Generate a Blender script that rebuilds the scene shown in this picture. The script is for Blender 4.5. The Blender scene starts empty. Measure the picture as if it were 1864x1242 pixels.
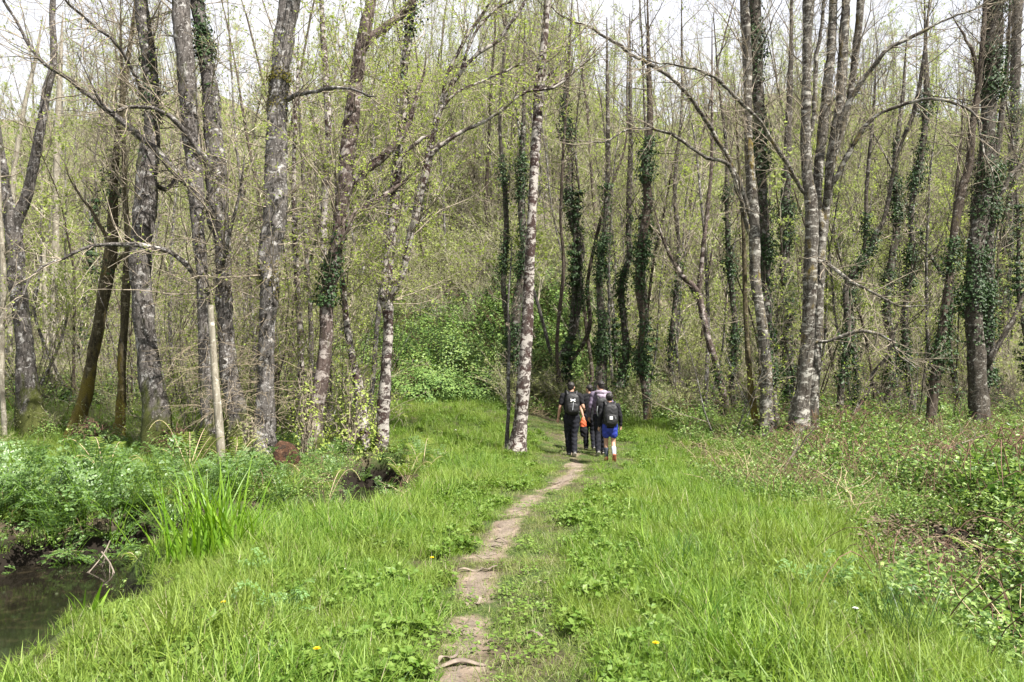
import bpy, math, random
import numpy as np
from mathutils import Vector, noise as mnoise

# ---------------------------------------------------------------- scene, camera, light
S = bpy.context.scene
COL = S.collection
rng = np.random.default_rng(7)
F = 1346.0                      # focal length in photograph pixels (1864 wide)
PITCH = math.atan(84.0 / F)
CAM = np.array([0.0, 0.0, 1.6])
cd = bpy.data.cameras.new('camera')
cam = bpy.data.objects.new('camera', cd)
COL.objects.link(cam)
cam.location = CAM
cam.rotation_euler = (math.pi / 2 + PITCH, 0, 0)
cd.sensor_width = 36.0
cd.lens = 36.0 * F / 1864.0
cd.clip_start = 0.05
cd.clip_end = 1000
S.camera = cam
S.view_settings.view_transform = 'Standard'
S.view_settings.look = 'None'
S.view_settings.exposure = 1.7
S.view_settings.gamma = 1.0

SUN_EL = math.radians(55)
SUN_DIR = Vector((0.74, -0.67, 0)).normalized() * math.cos(SUN_EL) + Vector((0, 0, math.sin(SUN_EL)))
sd = bpy.data.lights.new('sun', 'SUN')
sd.energy = 5.0
sd.angle = math.radians(0.6)
sd.color = (1.0, 0.95, 0.87)
sun = bpy.data.objects.new('sun', sd)
COL.objects.link(sun)
sun.rotation_euler = SUN_DIR.to_track_quat('Z', 'Y').to_euler()
sun.location = (20, -20, 40)

W = bpy.data.worlds.new('World')
S.world = W
W.use_nodes = True
wn, wl = W.node_tree.nodes, W.node_tree.links
wn.clear()
wo = wn.new('ShaderNodeOutputWorld')
bg = wn.new('ShaderNodeBackground')
bg.inputs['Strength'].default_value = 0.10
sky = wn.new('ShaderNodeTexSky')
sky.sky_type = 'NISHITA'
sky.sun_disc = False
sky.sun_elevation = SUN_EL
sky.sun_rotation = math.atan2(SUN_DIR.x, SUN_DIR.y)
# thin bright cloud veil over most of the sky
tc = wn.new('ShaderNodeTexCoord')
cn = wn.new('ShaderNodeTexNoise')
cn.inputs['Scale'].default_value = 3.0
cn.inputs['Detail'].default_value = 6
wl.new(tc.outputs['Generated'], cn.inputs['Vector'])
cr = wn.new('ShaderNodeMapRange')
cr.inputs['From Min'].default_value = 0.3
cr.inputs['From Max'].default_value = 0.6
cr.inputs['To Min'].default_value = 0.82
cr.inputs['To Max'].default_value = 1.0
wl.new(cn.outputs['Fac'], cr.inputs['Value'])
mx = wn.new('ShaderNodeMix')
mx.data_type = 'RGBA'
wl.new(cr.outputs['Result'], mx.inputs['Factor'])
wl.new(sky.outputs['Color'], mx.inputs[6])
mx.inputs[7].default_value = (3.7, 3.7, 3.85, 1)
wl.new(mx.outputs[2], bg.inputs['Color'])
wl.new(bg.outputs['Background'], wo.inputs['Surface'])
S.cycles.max_bounces = 6
S.cycles.diffuse_bounces = 3
S.cycles.glossy_bounces = 2
S.cycles.transmission_bounces = 3
S.cycles.transparent_max_bounces = 4

# ---------------------------------------------------------------- ground shape
def seg_dist(x, y, pts):
    """distance from (x,y) to a polyline of (x,y,halfwidth); returns min of distance - halfwidth"""
    best = np.full(np.shape(x), 1e9)
    for (x0, y0, r0), (x1, y1, r1) in zip(pts[:-1], pts[1:]):
        dx, dy = x1 - x0, y1 - y0
        t = np.clip(((x - x0) * dx + (y - y0) * dy) / (dx * dx + dy * dy), 0, 1)
        d = np.hypot(x - x0 - t * dx, y - y0 - t * dy) - (r0 + t * (r1 - r0))
        best = np.minimum(best, d)
    return best

STREAM = [(-6.5, -6, 3.8), (-6.3, 3.0, 3.55), (-6.0, 5.6, 2.83), (-5.35, 7.45, 1.45), (-4.5, 9.0, .7), (-3.2, 9.9, .42), (-2.2, 11, .42),
          (-2.4, 12.5, .5), (-2.75, 14.6, .6), (-3.0, 16.3, .55)]
DITCH = [(3.9, -4, .5), (4.0, 4, .6), (4.5, 7.0, .7), (5.6, 9.2, .35), (8.5, 11, .2)]
WATER_Z = -0.55

def sstep(a, b, v):
    t = np.clip((v - a) / (b - a), 0, 1)
    return t * t * (3 - 2 * t)

def wob(x, y):
    return (np.sin(x * 1.7 + 1.3 * np.sin(y * .9)) * np.sin(y * 1.5 + 1.1 * np.sin(x * 1.2)) * .035
            + np.sin(x * 4.1 + y * 2.2) * np.sin(y * 3.7 - x * 1.4) * .014)

def ground_h(x, y):
    x = np.asarray(x, float); y = np.asarray(y, float)
    ds = seg_dist(x, y, STREAM)
    dd = seg_dist(x, y, DITCH)
    z = wob(x, y)
    z = z - 1.0 * (1 - sstep(-.22, .34, ds + .25 * wob(x * 2, y * 2) / .04))
    z = z - 0.62 * (1 - sstep(-.3, .9, dd))
    z = z - .12 * sstep(2.4, 4.0, x) * (1 - sstep(14, 20, y))
    # path sits a little lower
    z = z - .05 * (1 - sstep(.1, .7, path_dist(x, y)))
    # the meadow floor lifts gently towards the foot of the slope
    z = z + (.55 + .6 * (1 - sstep(-2, 3, x))) * sstep(15.5, 27, y)
    y0 = 26.5 + 7 * sstep(2, 14, -x - 4) + 5 * sstep(3, 10, x)
    s = y - y0 + 1.2 * np.sin(x * .35) + .8 * np.sin(x * .8 + 1)
    up = np.where(s < 0, 0, s)
    ramp = up * up / (up + 4.0)
    hill = 0.84 * ramp
    hill = np.where(hill > 23, 23 + 7 * np.tanh((hill - 23) / 7), hill)
    return z + hill * (1 + .06 * np.sin(x * .2 + 2))

PATH_PX = [(838, 1300, .17), (838, 1242, .17), (836, 1190, .165), (848, 1130, .15), (866, 1075, .17), (868, 1045, .18), (888, 1005, .15),
           (916, 965, .19), (938, 928, .17), (965, 903, .16), (1005, 885, .16), (1042, 862, .2), (1050, 845, .3), (1040, 820, .25), (1024, 795, .2), (1014, 770, .2)]

def ray(px, py):
    c, s = math.cos(PITCH), math.sin(PITCH)
    v = np.array([px - 932.0, F * c - (621.0 - py) * s, F * s + (621.0 - py) * c])
    return v

def at(px, py, Y):
    v = ray(px, py)
    return CAM + v * (Y / v[1])

def flat(px, py, z=0.0):
    v = ray(px, py)
    return CAM + v * ((z - CAM[2]) / v[2])

PATH = [(flat(a, b)[0], flat(a, b)[1], r) for a, b, r in PATH_PX]
PATH = [(PATH[0][0], -4, .18)] + PATH

def fbm(x, y, s, o=0.):
    return np.array([mnoise.fractal(Vector((a * s + o, b * s - o, o)), 1.0, 2.0, 3) for a, b in zip(x, y)])

def path_dist(x, y):
    return seg_dist(np.asarray(x, float), np.asarray(y, float), PATH)

def on_ground(px, py):
    """where the ray through a photo pixel meets the ground"""
    v = ray(px, py)
    prev = None
    for Y in np.arange(3, 70, .1):
        p = CAM + v * (Y / v[1])
        if p[2] <= float(ground_h(p[0], p[1])):
            return p
    return CAM + v * (25 / v[1])

# ---------------------------------------------------------------- mesh building
class Acc:
    """collects quads with material slots; builds ONE mesh object"""
    def __init__(self):
        self.v, self.f, self.m, self.s, self.n = [], [], [], [], 0
        self.tubes = {}

    def quads(self, V, Q, mat=0, smooth=False):
        V = np.asarray(V, np.float64).reshape(-1, 3); Q = np.asarray(Q, np.int64).reshape(-1, 4)
        self.v.append(V); self.f.append(Q + self.n)
        self.m.append(np.full(len(Q), mat, np.int32)); self.s.append(np.full(len(Q), smooth, bool))
        self.n += len(V)

    def tube(self, pts, rad, sides=5, mat=0):
        pts = np.asarray(pts, float)
        self.tubes.setdefault((len(pts), sides, mat), []).append((pts, np.asarray(rad, float)))

    def flush(self):
        for (n, k, mat), L in self.tubes.items():
            P = np.stack([a for a, _ in L]); R = np.stack([b for _, b in L])
            B = len(L)
            T = np.gradient(P, axis=1)
            T /= np.linalg.norm(T, axis=2, keepdims=True) + 1e-9
            m = T.mean(axis=1)
            ref = np.where(np.abs(m[:, 2:3]) < .8, np.array([[0, 0, 1.]]), np.array([[1., 0, 0]]))[:, None, :]
            U = np.cross(T, np.broadcast_to(ref, T.shape)); U /= np.linalg.norm(U, axis=2, keepdims=True) + 1e-9
            Vv = np.cross(T, U)
            a = np.arange(k) * 2 * np.pi / k
            ring = P[:, :, None, :] + R[:, :, None, None] * (U[:, :, None, :] * np.cos(a)[None, None, :, None] + Vv[:, :, None, :] * np.sin(a)[None, None, :, None])
            V = ring.reshape(-1, 3)
            i = np.arange(n - 1)[:, None]; j = np.arange(k)[None, :]
            q = np.stack([i * k + j, i * k + (j + 1) % k, (i + 1) * k + (j + 1) % k, (i + 1) * k + j], -1).reshape(-1, 4)
            Q = (q[None] + (np.arange(B) * n * k)[:, None, None]).reshape(-1, 4)
            self.quads(V, Q, mat, True)
        self.tubes = {}

    def leaves(self, P, size, mat=0, up=.5, aspect=.55, r=None, N=None):
        """one folded diamond per point"""
        r = r or rng
        P = np.asarray(P, float).reshape(-1, 3); n = len(P)
        if n == 0: return
        d = r.normal(size=(n, 3)); d /= np.linalg.norm(d, axis=1, keepdims=True)
        nn = r.normal(size=(n, 3)) + np.array([0, 0, up * 2])
        if N is not None: nn = np.asarray(N) * 1.6 + r.normal(size=(n, 3)) * .55
        nn /= np.linalg.norm(nn, axis=1, keepdims=True)
        a = np.cross(nn, d); a /= np.linalg.norm(a, axis=1, keepdims=True) + 1e-9
        b = np.cross(nn, a)
        s = (size * r.uniform(.6, 1.35, n))[:, None]
        V = np.stack([P, P + a * s * .5 + b * s * aspect * .5 + nn * s * .08, P + a * s, P + a * s * .5 - b * s * aspect * .5 + nn * s * .08], 1)
        self.quads(V.reshape(-1, 3), np.arange(4 * n).reshape(-1, 4), mat)

    def mesh(self, name, mats, origin=(0, 0, 0)):
        self.flush()
        me = bpy.data.meshes.new(name)
        V = (np.concatenate(self.v) - np.asarray(origin)).astype(np.float32)
        Q = np.concatenate(self.f).astype(np.int32)
        M = np.concatenate(self.m); Sm = np.concatenate(self.s)
        me.vertices.add(len(V)); me.vertices.foreach_set('co', V.ravel())
        me.loops.add(Q.size); me.loops.foreach_set('vertex_index', Q.ravel())
        me.polygons.add(len(Q))
        me.polygons.foreach_set('loop_start', np.arange(0, Q.size, 4, dtype=np.int32))
        me.polygons.foreach_set('material_index', M)
        me.polygons.foreach_set('use_smooth', Sm)
        for m in (mats if isinstance(mats, (list, tuple)) else [mats]):
            me.materials.append(m)
        me.update(calc_edges=True)
        return me

    def obj(self, name, mats, parent=None, origin=(0, 0, 0)):
        o = bpy.data.objects.new(name, self.mesh(name, mats, origin))
        COL.objects.link(o)
        if parent is not None: o.parent = parent
        else: o.location = origin
        return o

def tag(o, label=None, cat=None, group=None, kind=None):
    if label: o['label'] = label
    if cat: o['category'] = cat
    if group: o['group'] = group
    if kind: o['kind'] = kind
    return o

def root(name, loc, label, cat, group=None, rz=0):
    o = bpy.data.objects.new(name, None)
    o.empty_display_size = .2
    COL.objects.link(o)
    o.location = loc; o.rotation_euler = (0, 0, rz)
    return tag(o, label, cat, group)

def copy_tree(o, parent=None):
    c = o.copy(); COL.objects.link(c)
    c.parent = parent
    for ch in o.children: copy_tree(ch, c)
    return c

# ---------------------------------------------------------------- materials
def nodes(name):
    m = bpy.data.materials.new(name); m.use_nodes = True
    nt = m.node_tree; nt.nodes.clear()
    return m, nt.nodes, nt.links

def N(nd, t, **kw):
    n = nd.new(t)
    for k, v in kw.items():
        if hasattr(n, k) and k not in n.inputs: setattr(n, k, v)
        else: n.inputs[k].default_value = v
    return n

def mixc(nd, ln, fac, a, b):
    n = nd.new('ShaderNodeMix'); n.data_type = 'RGBA'
    for s, v in ((n.inputs[0], fac), (n.inputs[6], a), (n.inputs[7], b)):
        if hasattr(v, 'is_output'): ln.new(v, s)
        elif isinstance(v, (int, float)): s.default_value = v
        else: s.default_value = (*v, 1)
    return n.outputs[2]

def ramp(nd, ln, src, lo, hi, a=0., b=1.):
    n = nd.new('ShaderNodeMapRange'); n.interpolation_type = 'SMOOTHSTEP'
    n.inputs['From Min'].default_value = lo; n.inputs['From Max'].default_value = hi
    n.inputs['To Min'].default_value = a; n.inputs['To Max'].default_value = b
    ln.new(src, n.inputs['Value'])
    return n.outputs['Result']

def noise(nd, ln, vec, scale, detail=4, rough=.6, dist=0., st=(1, 1, 1)):
    if st != (1, 1, 1):
        mp = nd.new('ShaderNodeMapping'); mp.inputs['Scale'].default_value = st
        ln.new(vec, mp.inputs['Vector']); vec = mp.outputs['Vector']
    n = N(nd, 'ShaderNodeTexNoise', Scale=scale, Detail=detail, Roughness=rough, Distortion=dist)
    ln.new(vec, n.inputs['Vector'])
    return n.outputs['Fac']

def objvec(nd, ln):
    tcn = nd.new('ShaderNodeTexCoord'); oi = nd.new('ShaderNodeObjectInfo')
    mul = N(nd, 'ShaderNodeMath', operation='MULTIPLY'); mul.inputs[1].default_value = 37.
    ln.new(oi.outputs['Random'], mul.inputs[0])
    add = nd.new('ShaderNodeVectorMath'); add.operation = 'ADD'
    ln.new(tcn.outputs['Object'], add.inputs[0]); ln.new(mul.outputs[0], add.inputs[1])
    return add.outputs[0], tcn.outputs['Object'], oi.outputs['Random']

def bark(name, dark, base, lichen, black=(.03, .025, .02), lich=(.52, .60), blk=(.55, .62), moss=None, moss_h=1.2, bands=1.5, furrow=1.0, scale=4.5):
    dark, base, lichen = [tuple(v * k_ for v in c_) for c_, k_ in ((dark, .42), (base, .52), (lichen, .72))]
    black = tuple(v * .8 for v in black)
    if moss: moss = tuple(v * .7 for v in moss)
    m, nd, ln = nodes(name)
    vec, ov, rnd = objvec(nd, ln)
    fr = noise(nd, ln, vec, 26, 5, .65, .4, (1, 1, .16))
    fine = noise(nd, ln, vec, 60, 4, .7)
    c = mixc(nd, ln, ramp(nd, ln, fr, .38, .60), dark, base)
    big = noise(nd, ln, vec, scale * .35, 3, .6)
    c = mixc(nd, ln, ramp(nd, ln, big, .35, .65, 0, .5), c, tuple(.45 * v for v in base))
    li = noise(nd, ln, vec, scale, 6, .62, .6, (1, 1, bands))
    c = mixc(nd, ln, ramp(nd, ln, li, lich[0], lich[1]), c, lichen)
    bk = noise(nd, ln, vec, scale * .8, 6, .66, .8, (1.2, 1.2, bands))
    ad = nd.new('ShaderNodeVectorMath')
    c = mixc(nd, ln, ramp(nd, ln, bk, blk[0], blk[1]), c, black)
    sp = noise(nd, ln, vec, scale * 5, 3, .6)
    c = mixc(nd, ln, ramp(nd, ln, sp, .60, .68, 0, .7), c, tuple(min(1, 1.1 * v) for v in lichen))
    c = mixc(nd, ln, ramp(nd, ln, fine, .3, .7, 0, .45), c, tuple(.35 * v for v in base))
    if moss:
        sx = nd.new('ShaderNodeSeparateXYZ'); ln.new(ov, sx.inputs[0])
        mh = ramp(nd, ln, sx.outputs[2], -.3, moss_h, .40, .06)
        mn = noise(nd, ln, vec, 2.6, 6, .68, .4, (1.3, 1.3, .55))
        a2 = N(nd, 'ShaderNodeMath', operation='ADD'); ln.new(mh, a2.inputs[0]); ln.new(mn, a2.inputs[1])
        mc = mixc(nd, ln, ramp(nd, ln, fine, .35, .65), tuple(.45 * v for v in moss), moss)
        c = mixc(nd, ln, ramp(nd, ln, a2.outputs[0], .62, .8), c, mc)
    bs = N(nd, 'ShaderNodeBsdfPrincipled', Roughness=.9)
    bs.inputs['Specular IOR Level'].default_value = .2
    ln.new(c, bs.inputs['Base Color'])
    hm = N(nd, 'ShaderNodeMath', operation='ADD'); ln.new(fr, hm.inputs[0]); ln.new(fine, hm.inputs[1])
    bp = N(nd, 'ShaderNodeBump', Strength=.8 * furrow, Distance=.03)
    ln.new(hm.outputs[0], bp.inputs['Height']); ln.new(bp.outputs['Normal'], bs.inputs['Normal'])
    o = nd.new('ShaderNodeOutputMaterial'); ln.new(bs.outputs[0], o.inputs[0])
    return m

def leafmat(name, a, b, transl=.35, rough=.55, spec=.3, world=.0, c3=None):
    a, b = [tuple(v * k for v, k in zip(c_, (.55, .60, .62))) for c_ in (a, b)]
    if c3: c3 = tuple(v * k for v, k in zip(c3, (.56, .57, .60)))
    m, nd, ln = nodes(name)
    g = nd.new('ShaderNodeNewGeometry'); oi = nd.new('ShaderNodeObjectInfo')
    ad = N(nd, 'ShaderNodeMath', operation='ADD'); ln.new(g.outputs['Random Per Island'], ad.inputs[0]); ln.new(oi.outputs['Random'], ad.inputs[1])
    fr = N(nd, 'ShaderNodeMath', operation='FRACT'); ln.new(ad.outputs[0], fr.inputs[0])
    c = mixc(nd, ln, fr.outputs[0], a, b)
    if c3:
        nz = noise(nd, ln, g.outputs['Position'], .55, 4, .6)
        c = mixc(nd, ln, ramp(nd, ln, nz, .42, .62, 0, world), c, c3)
    bs = N(nd, 'ShaderNodeBsdfPrincipled', Roughness=rough)
    bs.inputs['Specular IOR Level'].default_value = spec
    tr = nd.new('ShaderNodeBsdfTranslucent')
    ln.new(c, bs.inputs['Base Color'])
    hs = N(nd, 'ShaderNodeHueSaturation', Saturation=1.1, Value=1.25); ln.new(c, hs.inputs['Color'])
    ln.new(hs.outputs[0], tr.inputs['Color'])
    mxs = nd.new('ShaderNodeMixShader'); mxs.inputs[0].default_value = transl
    ln.new(bs.outputs[0], mxs.inputs[1]); ln.new(tr.outputs[0], mxs.inputs[2])
    o = nd.new('ShaderNodeOutputMaterial'); ln.new(mxs.outputs[0], o.inputs[0])
    return m

def plain(name, col, rough=.8, spec=.3, var=.25, scale=20, bump=0., metal=0.):
    m, nd, ln = nodes(name)
    vec, ov, rnd = objvec(nd, ln)
    nz = noise(nd, ln, vec, scale, 5, .6)
    c = mixc(nd, ln, ramp(nd, ln, nz, .3, .7), tuple(v * (1 - var) for v in col), tuple(min(1, v * (1 + var)) for v in col))
    bs = N(nd, 'ShaderNodeBsdfPrincipled', Roughness=rough, Metallic=metal)
    bs.inputs['Specular IOR Level'].default_value = spec
    ln.new(c, bs.inputs['Base Color'])
    if bump:
        bp = N(nd, 'ShaderNodeBump', Strength=bump, Distance=.02); ln.new(nz, bp.inputs['Height']); ln.new(bp.outputs['Normal'], bs.inputs['Normal'])
    o = nd.new('ShaderNodeOutputMaterial'); ln.new(bs.outputs[0], o.inputs[0])
    return m

MOSS = (.105, .12, .03)
B_GREY = bark('bark_grey_furrowed', (.07, .058, .05), (.30, .27, .25), (.62, .60, .58), lich=(.55, .66), blk=(.53, .59), moss=MOSS, moss_h=2.2, bands=1.0, scale=5)
B_GREYBARE = bark('bark_grey_plain', (.08, .07, .06), (.33, .30, .28), (.66, .64, .62), lich=(.53, .66), blk=(.55, .61), bands=1.2, scale=5)
B_LICH = bark('bark_white_lichen', (.07, .05, .043), (.20, .16, .145), (.52, .48, .44), black=(.05, .028, .024), lich=(.475, .52), blk=(.525, .56), bands=1.5, scale=4.6, furrow=.6)
B_PINK = bark('bark_reddish', (.07, .05, .042), (.22, .165, .145), (.44, .39, .36), black=(.05, .03, .026), lich=(.53, .60), blk=(.54, .60), bands=1.6, scale=4, furrow=.6, moss=MOSS, moss_h=1.3)
B_SMOOTH = bark('bark_pale_alder', (.09, .075, .06), (.26, .235, .20), (.50, .48, .43), black=(.035, .026, .02), lich=(.52, .60), blk=(.54, .59), bands=2.2, scale=4, furrow=.5, moss=(.3, .22, .03), moss_h=.5)
B_DARK = bark('bark_dark', (.06, .05, .04), (.21, .18, .145), (.42, .40, .36), lich=(.55, .63), blk=(.56, .64), scale=5)
B_BROWN = bark('bark_brown', (.06, .045, .035), (.19, .145, .11), (.34, .31, .27), lich=(.57, .65), blk=(.58, .66), scale=5, moss=(.14, .13, .03), moss_h=1.0)
B_MOSSY = bark('bark_mossy', (.06, .05, .03), (.22, .18, .10), (.34, .30, .2), lich=(.57, .66), blk=(.57, .66), scale=5, moss=(.25, .2, .04), moss_h=3.0)
B_PALE = bark('bark_peeled_pale', (.36, .31, .23), (.60, .55, .44), (.68, .64, .56), black=(.2, .15, .1), lich=(.55, .7), blk=(.63, .7), scale=3, furrow=.4)
TWIG = plain('twig_bark', (.23, .195, .15), .85, .2, .45, 9)
TWIG_TAN = plain('twig_tan', (.25, .205, .145), .85, .2, .35, 9)
TWIG_FAR = plain('twig_far_grey', (.31, .28, .215), .85, .2, .4, 5)
TWIG_DARK = plain('twig_dark', (.085, .07, .055), .85, .2, .4, 9)
LEAF_NEW = leafmat('leaf_new_spring', (.40, .48, .08), (.64, .68, .20), .5, .6, .15)
LEAF_MID = leafmat('leaf_pale_green', (.36, .43, .11), (.58, .60, .22), .5, .6, .15)
LEAF_IVY = leafmat('leaf_ivy', (.018, .045, .014), (.075, .13, .035), .15, .5, .22)
LEAF_BRAM = leafmat('leaf_bramble', (.07, .16, .03), (.42, .54, .13), .35, .45, .4)
LEAF_BUSH = leafmat('leaf_bush', (.09, .18, .04), (.40, .54, .14), .35, .55, .2)
LEAF_OLIVE = leafmat('leaf_olive', (.34, .36, .13), (.56, .54, .24), .45, .6, .15)
LEAF_HERB = leafmat('leaf_herb_bluegreen', (.11, .20, .05), (.30, .42, .15), .35, .4, .45)
LEAF_FERN = leafmat('leaf_fern', (.19, .28, .03), (.40, .46, .08), .45)
LEAF_YELLOW = leafmat('leaf_yellowing', (.5, .40, .03), (.6, .5, .08), .4)
GRASS_A = leafmat('grass_blade', (.09, .205, .02), (.42, .56, .095), .42, .5, .28, .5, (.36, .43, .085))
GRASS_B = leafmat('grass_worn', (.16, .25, .03), (.38, .45, .11), .35, .5, .3, .5, (.34, .32, .12))
GRASS_DRY = leafmat('grass_dry', (.45, .36, .2), (.6, .5, .32), .25)
BLADE_IRIS = leafmat('iris_blade', (.17, .34, .02), (.36, .54, .06), .45, .4, .35)
BLADE_RUSH = leafmat('rush_blade', (.05, .12, .03), (.14, .24, .06), .25, .4, .4)

# ---------------------------------------------------------------- ground sheet
def axis(*spans):
    out = []
    for a, b, st in spans: out += list(np.arange(a, b, st))
    return np.array(out + [spans[-1][1]])

def sheet(xs, ys, zf):
    X, Y = np.meshgrid(xs, ys)
    V = np.stack([X, Y, zf(X, Y)], -1).reshape(-1, 3)
    nx, ny = len(xs), len(ys)
    i = np.arange(ny - 1)[:, None]; j = np.arange(nx - 1)[None]
    return V, np.stack([i * nx + j, i * nx + j + 1, (i + 1) * nx + j + 1, (i + 1) * nx + j], -1).reshape(-1, 4)

def dirt(nd, ln, P):
    n1 = noise(nd, ln, P, 5, 6, .65); n2 = noise(nd, ln, P, 34, 6, .75); n3 = noise(nd, ln, P, 130, 3, .6)
    c = mixc(nd, ln, ramp(nd, ln, n1, .3, .7), (.105, .08, .058), (.22, .175, .135))
    c = mixc(nd, ln, ramp(nd, ln, n2, .52, .68, 0, .8), c, (.06, .042, .03))
    return mixc(nd, ln, ramp(nd, ln, n3, .58, .7, 0, .5), c, (.30, .25, .205))

def ground_material():
    m, nd, ln = nodes('ground_soil_and_litter')
    g = nd.new('ShaderNodeNewGeometry'); P = g.outputs['Position']
    sx = nd.new('ShaderNodeSeparateXYZ'); ln.new(P, sx.inputs[0])
    n1 = noise(nd, ln, P, 1.2, 6, .65); n2 = noise(nd, ln, P, 9, 6, .7); n3 = noise(nd, ln, P, 40, 4, .7)
    soil = mixc(nd, ln, ramp(nd, ln, n2, .3, .7), (.035, .028, .018), (.09, .072, .048))
    green = mixc(nd, ln, ramp(nd, ln, n3, .3, .7), (.02, .035, .01), (.05, .075, .018))
    c = mixc(nd, ln, ramp(nd, ln, n1, .40, .56), soil, green)
    litter = mixc(nd, ln, ramp(nd, ln, n3, .3, .7), (.06, .05, .032), (.17, .14, .09))
    hillg = mixc(nd, ln, ramp(nd, ln, n1, .42, .6), litter, (.09, .12, .035))
    c = mixc(nd, ln, ramp(nd, ln, sx.outputs[2], .5, 3.0), c, hillg)
    av = nd.new('ShaderNodeAttribute'); av.attribute_name = 'bare'
    w_ = N(nd, 'ShaderNodeMath', operation='MULTIPLY_ADD'); ln.new(n2, w_.inputs[0]); w_.inputs[1].default_value = .22; ln.new(av.outputs['Fac'], w_.inputs[2])
    c = mixc(nd, ln, ramp(nd, ln, w_.outputs[0], .0, .13), c, dirt(nd, ln, P))
    c = mixc(nd, ln, ramp(nd, ln, sx.outputs[2], -.08, -.35), c, (.014, .011, .008))  # near-black wet mud low down, with the hollow's shade painted in
    bs = N(nd, 'ShaderNodeBsdfPrincipled', Roughness=.95); ln.new(c, bs.inputs['Base Color'])
    bs.inputs['Specular IOR Level'].default_value = .15
    bp = N(nd, 'ShaderNodeBump', Strength=.7, Distance=.04); ln.new(n2, bp.inputs['Height']); ln.new(bp.outputs['Normal'], bs.inputs['Normal'])
    o = nd.new('ShaderNodeOutputMaterial'); ln.new(bs.outputs[0], o.inputs[0])
    return m

gx = axis((-120, -30, 6), (-30, -9.5, .7), (-9.5, 8.5, .1), (8.5, 30, .7), (30, 120, 6))
gy = axis((-14, 2, 1.0), (2, 21, .1), (21, 34, .35), (34, 60, .8), (60, 150, 6))
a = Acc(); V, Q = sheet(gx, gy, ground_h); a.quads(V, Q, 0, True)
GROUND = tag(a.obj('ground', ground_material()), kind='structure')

# water in the stream
m, nd, ln = nodes('dark_stream_water')
g = nd.new('ShaderNodeNewGeometry')
n1 = noise(nd, ln, g.outputs['Position'], 2.5, 4, .6, .5)
c = mixc(nd, ln, ramp(nd, ln, noise(nd, ln, g.outputs['Position'], 6, 5, .65), .5, .7), (.008, .007, .005), (.022, .018, .011))
bs = N(nd, 'ShaderNodeBsdfPrincipled', Roughness=.06); ln.new(c, bs.inputs['Base Color'])
bp = N(nd, 'ShaderNodeBump', Strength=.05, Distance=.03); ln.new(n1, bp.inputs['Height']); ln.new(bp.outputs['Normal'], bs.inputs['Normal'])
o = nd.new('ShaderNodeOutputMaterial'); ln.new(bs.outputs[0], o.inputs[0])
WATER = m
a = Acc()
cur = []
pl = []
for (x0, y0, r0), (x1, y1, r1) in zip(STREAM[:-1], STREAM[1:]):
    for t in np.linspace(0, 1, 10, endpoint=False): pl.append((x0 + t * (x1 - x0), y0 + t * (y1 - y0), r0 + t * (r1 - r0)))
pl = np.array(pl); T = np.gradient(pl[:, :2], axis=0); T /= np.linalg.norm(T, axis=1, keepdims=True)
for i in range(3): T = (T + np.roll(T, 1, 0) + np.roll(T, -1, 0)); T[0] = T[1]; T[-1] = T[-2]
T /= np.linalg.norm(T, axis=1, keepdims=True)
Nn = np.stack([T[:, 1], -T[:, 0]], 1); wd = (pl[:, 2] + .55)[:, None]
L = np.c_[pl[:, :2] - Nn * wd, np.full(len(pl), WATER_Z)]; R = np.c_[pl[:, :2] + Nn * wd, np.full(len(pl), WATER_Z)]
n = len(pl); V = np.concatenate([L, R]); i = np.arange(n - 1)
a.quads(V, np.stack([i, i + n, i + n + 1, i + 1], 1), 0, True)
tag(a.obj('water', WATER), kind='structure')

# trodden dirt path: a sheet just above the ground with ragged edges, broken by grass
def path_material():
    m, nd, ln = nodes('trodden_dirt')
    g = nd.new('ShaderNodeNewGeometry'); P = g.outputs['Position']
    n1 = noise(nd, ln, P, 5, 6, .65); n2 = noise(nd, ln, P, 34, 6, .75); n3 = noise(nd, ln, P, 130, 3, .6)
    c = dirt(nd, ln, P)
    bs = N(nd, 'ShaderNodeBsdfPrincipled', Roughness=.95); ln.new(c, bs.inputs['Base Color'])
    ad = N(nd, 'ShaderNodeMath', operation='ADD'); ln.new(n2, ad.inputs[0]); ln.new(n1, ad.inputs[1])
    bp = N(nd, 'ShaderNodeBump', Strength=.9, Distance=.03); ln.new(ad.outputs[0], bp.inputs['Height']); ln.new(bp.outputs['Normal'], bs.inputs['Normal'])
    o = nd.new('ShaderNodeOutputMaterial'); ln.new(bs.outputs[0], o.inputs[0])
    return m

def path_bare(x, y):
    x = np.asarray(x, float); y = np.asarray(y, float)
    """> 0 where earth shows"""
    pd = path_dist(x, y); e = -pd - .062
    c = pd < .5; e[c] += .085 * fbm(x[c], y[c], 3.1, 2.2) + .045 * fbm(x[c], y[c], 13., 5.1)
    for px, py, r in ((838, 1085, .13), (850, 1092, .1), (905, 1020, .15), (880, 1024, .12), (925, 940, .17), (985, 893, .2), (825, 1180, .08), (1062, 850, .5), (1050, 835, .8)):
        p = flat(px, py); e = e - .15 * np.exp(-(((x - p[0]) / (r * 1.6)) ** 2 + ((y - p[1]) / r) ** 2))
    return e - .10 * sstep(15.5, 17, y)

px_ = np.arange(-1.6, 1.9, .016); py_ = np.concatenate([np.arange(2.6, 9, .016), np.arange(9, 26, .05)])
V, Q = sheet(px_, py_, lambda x, y: ground_h(x, y) + .005)
e = path_bare(V[:, 0], V[:, 1])
keep = (e[Q] > .035).all(1)
used = np.unique(Q[keep]); mp = np.zeros(len(V), int); mp[used] = np.arange(len(used))
a = Acc(); a.quads(V[used], mp[Q[keep]], 0, True)
PATHM = path_material()
tag(a.obj('path', PATHM), kind='structure')
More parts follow.
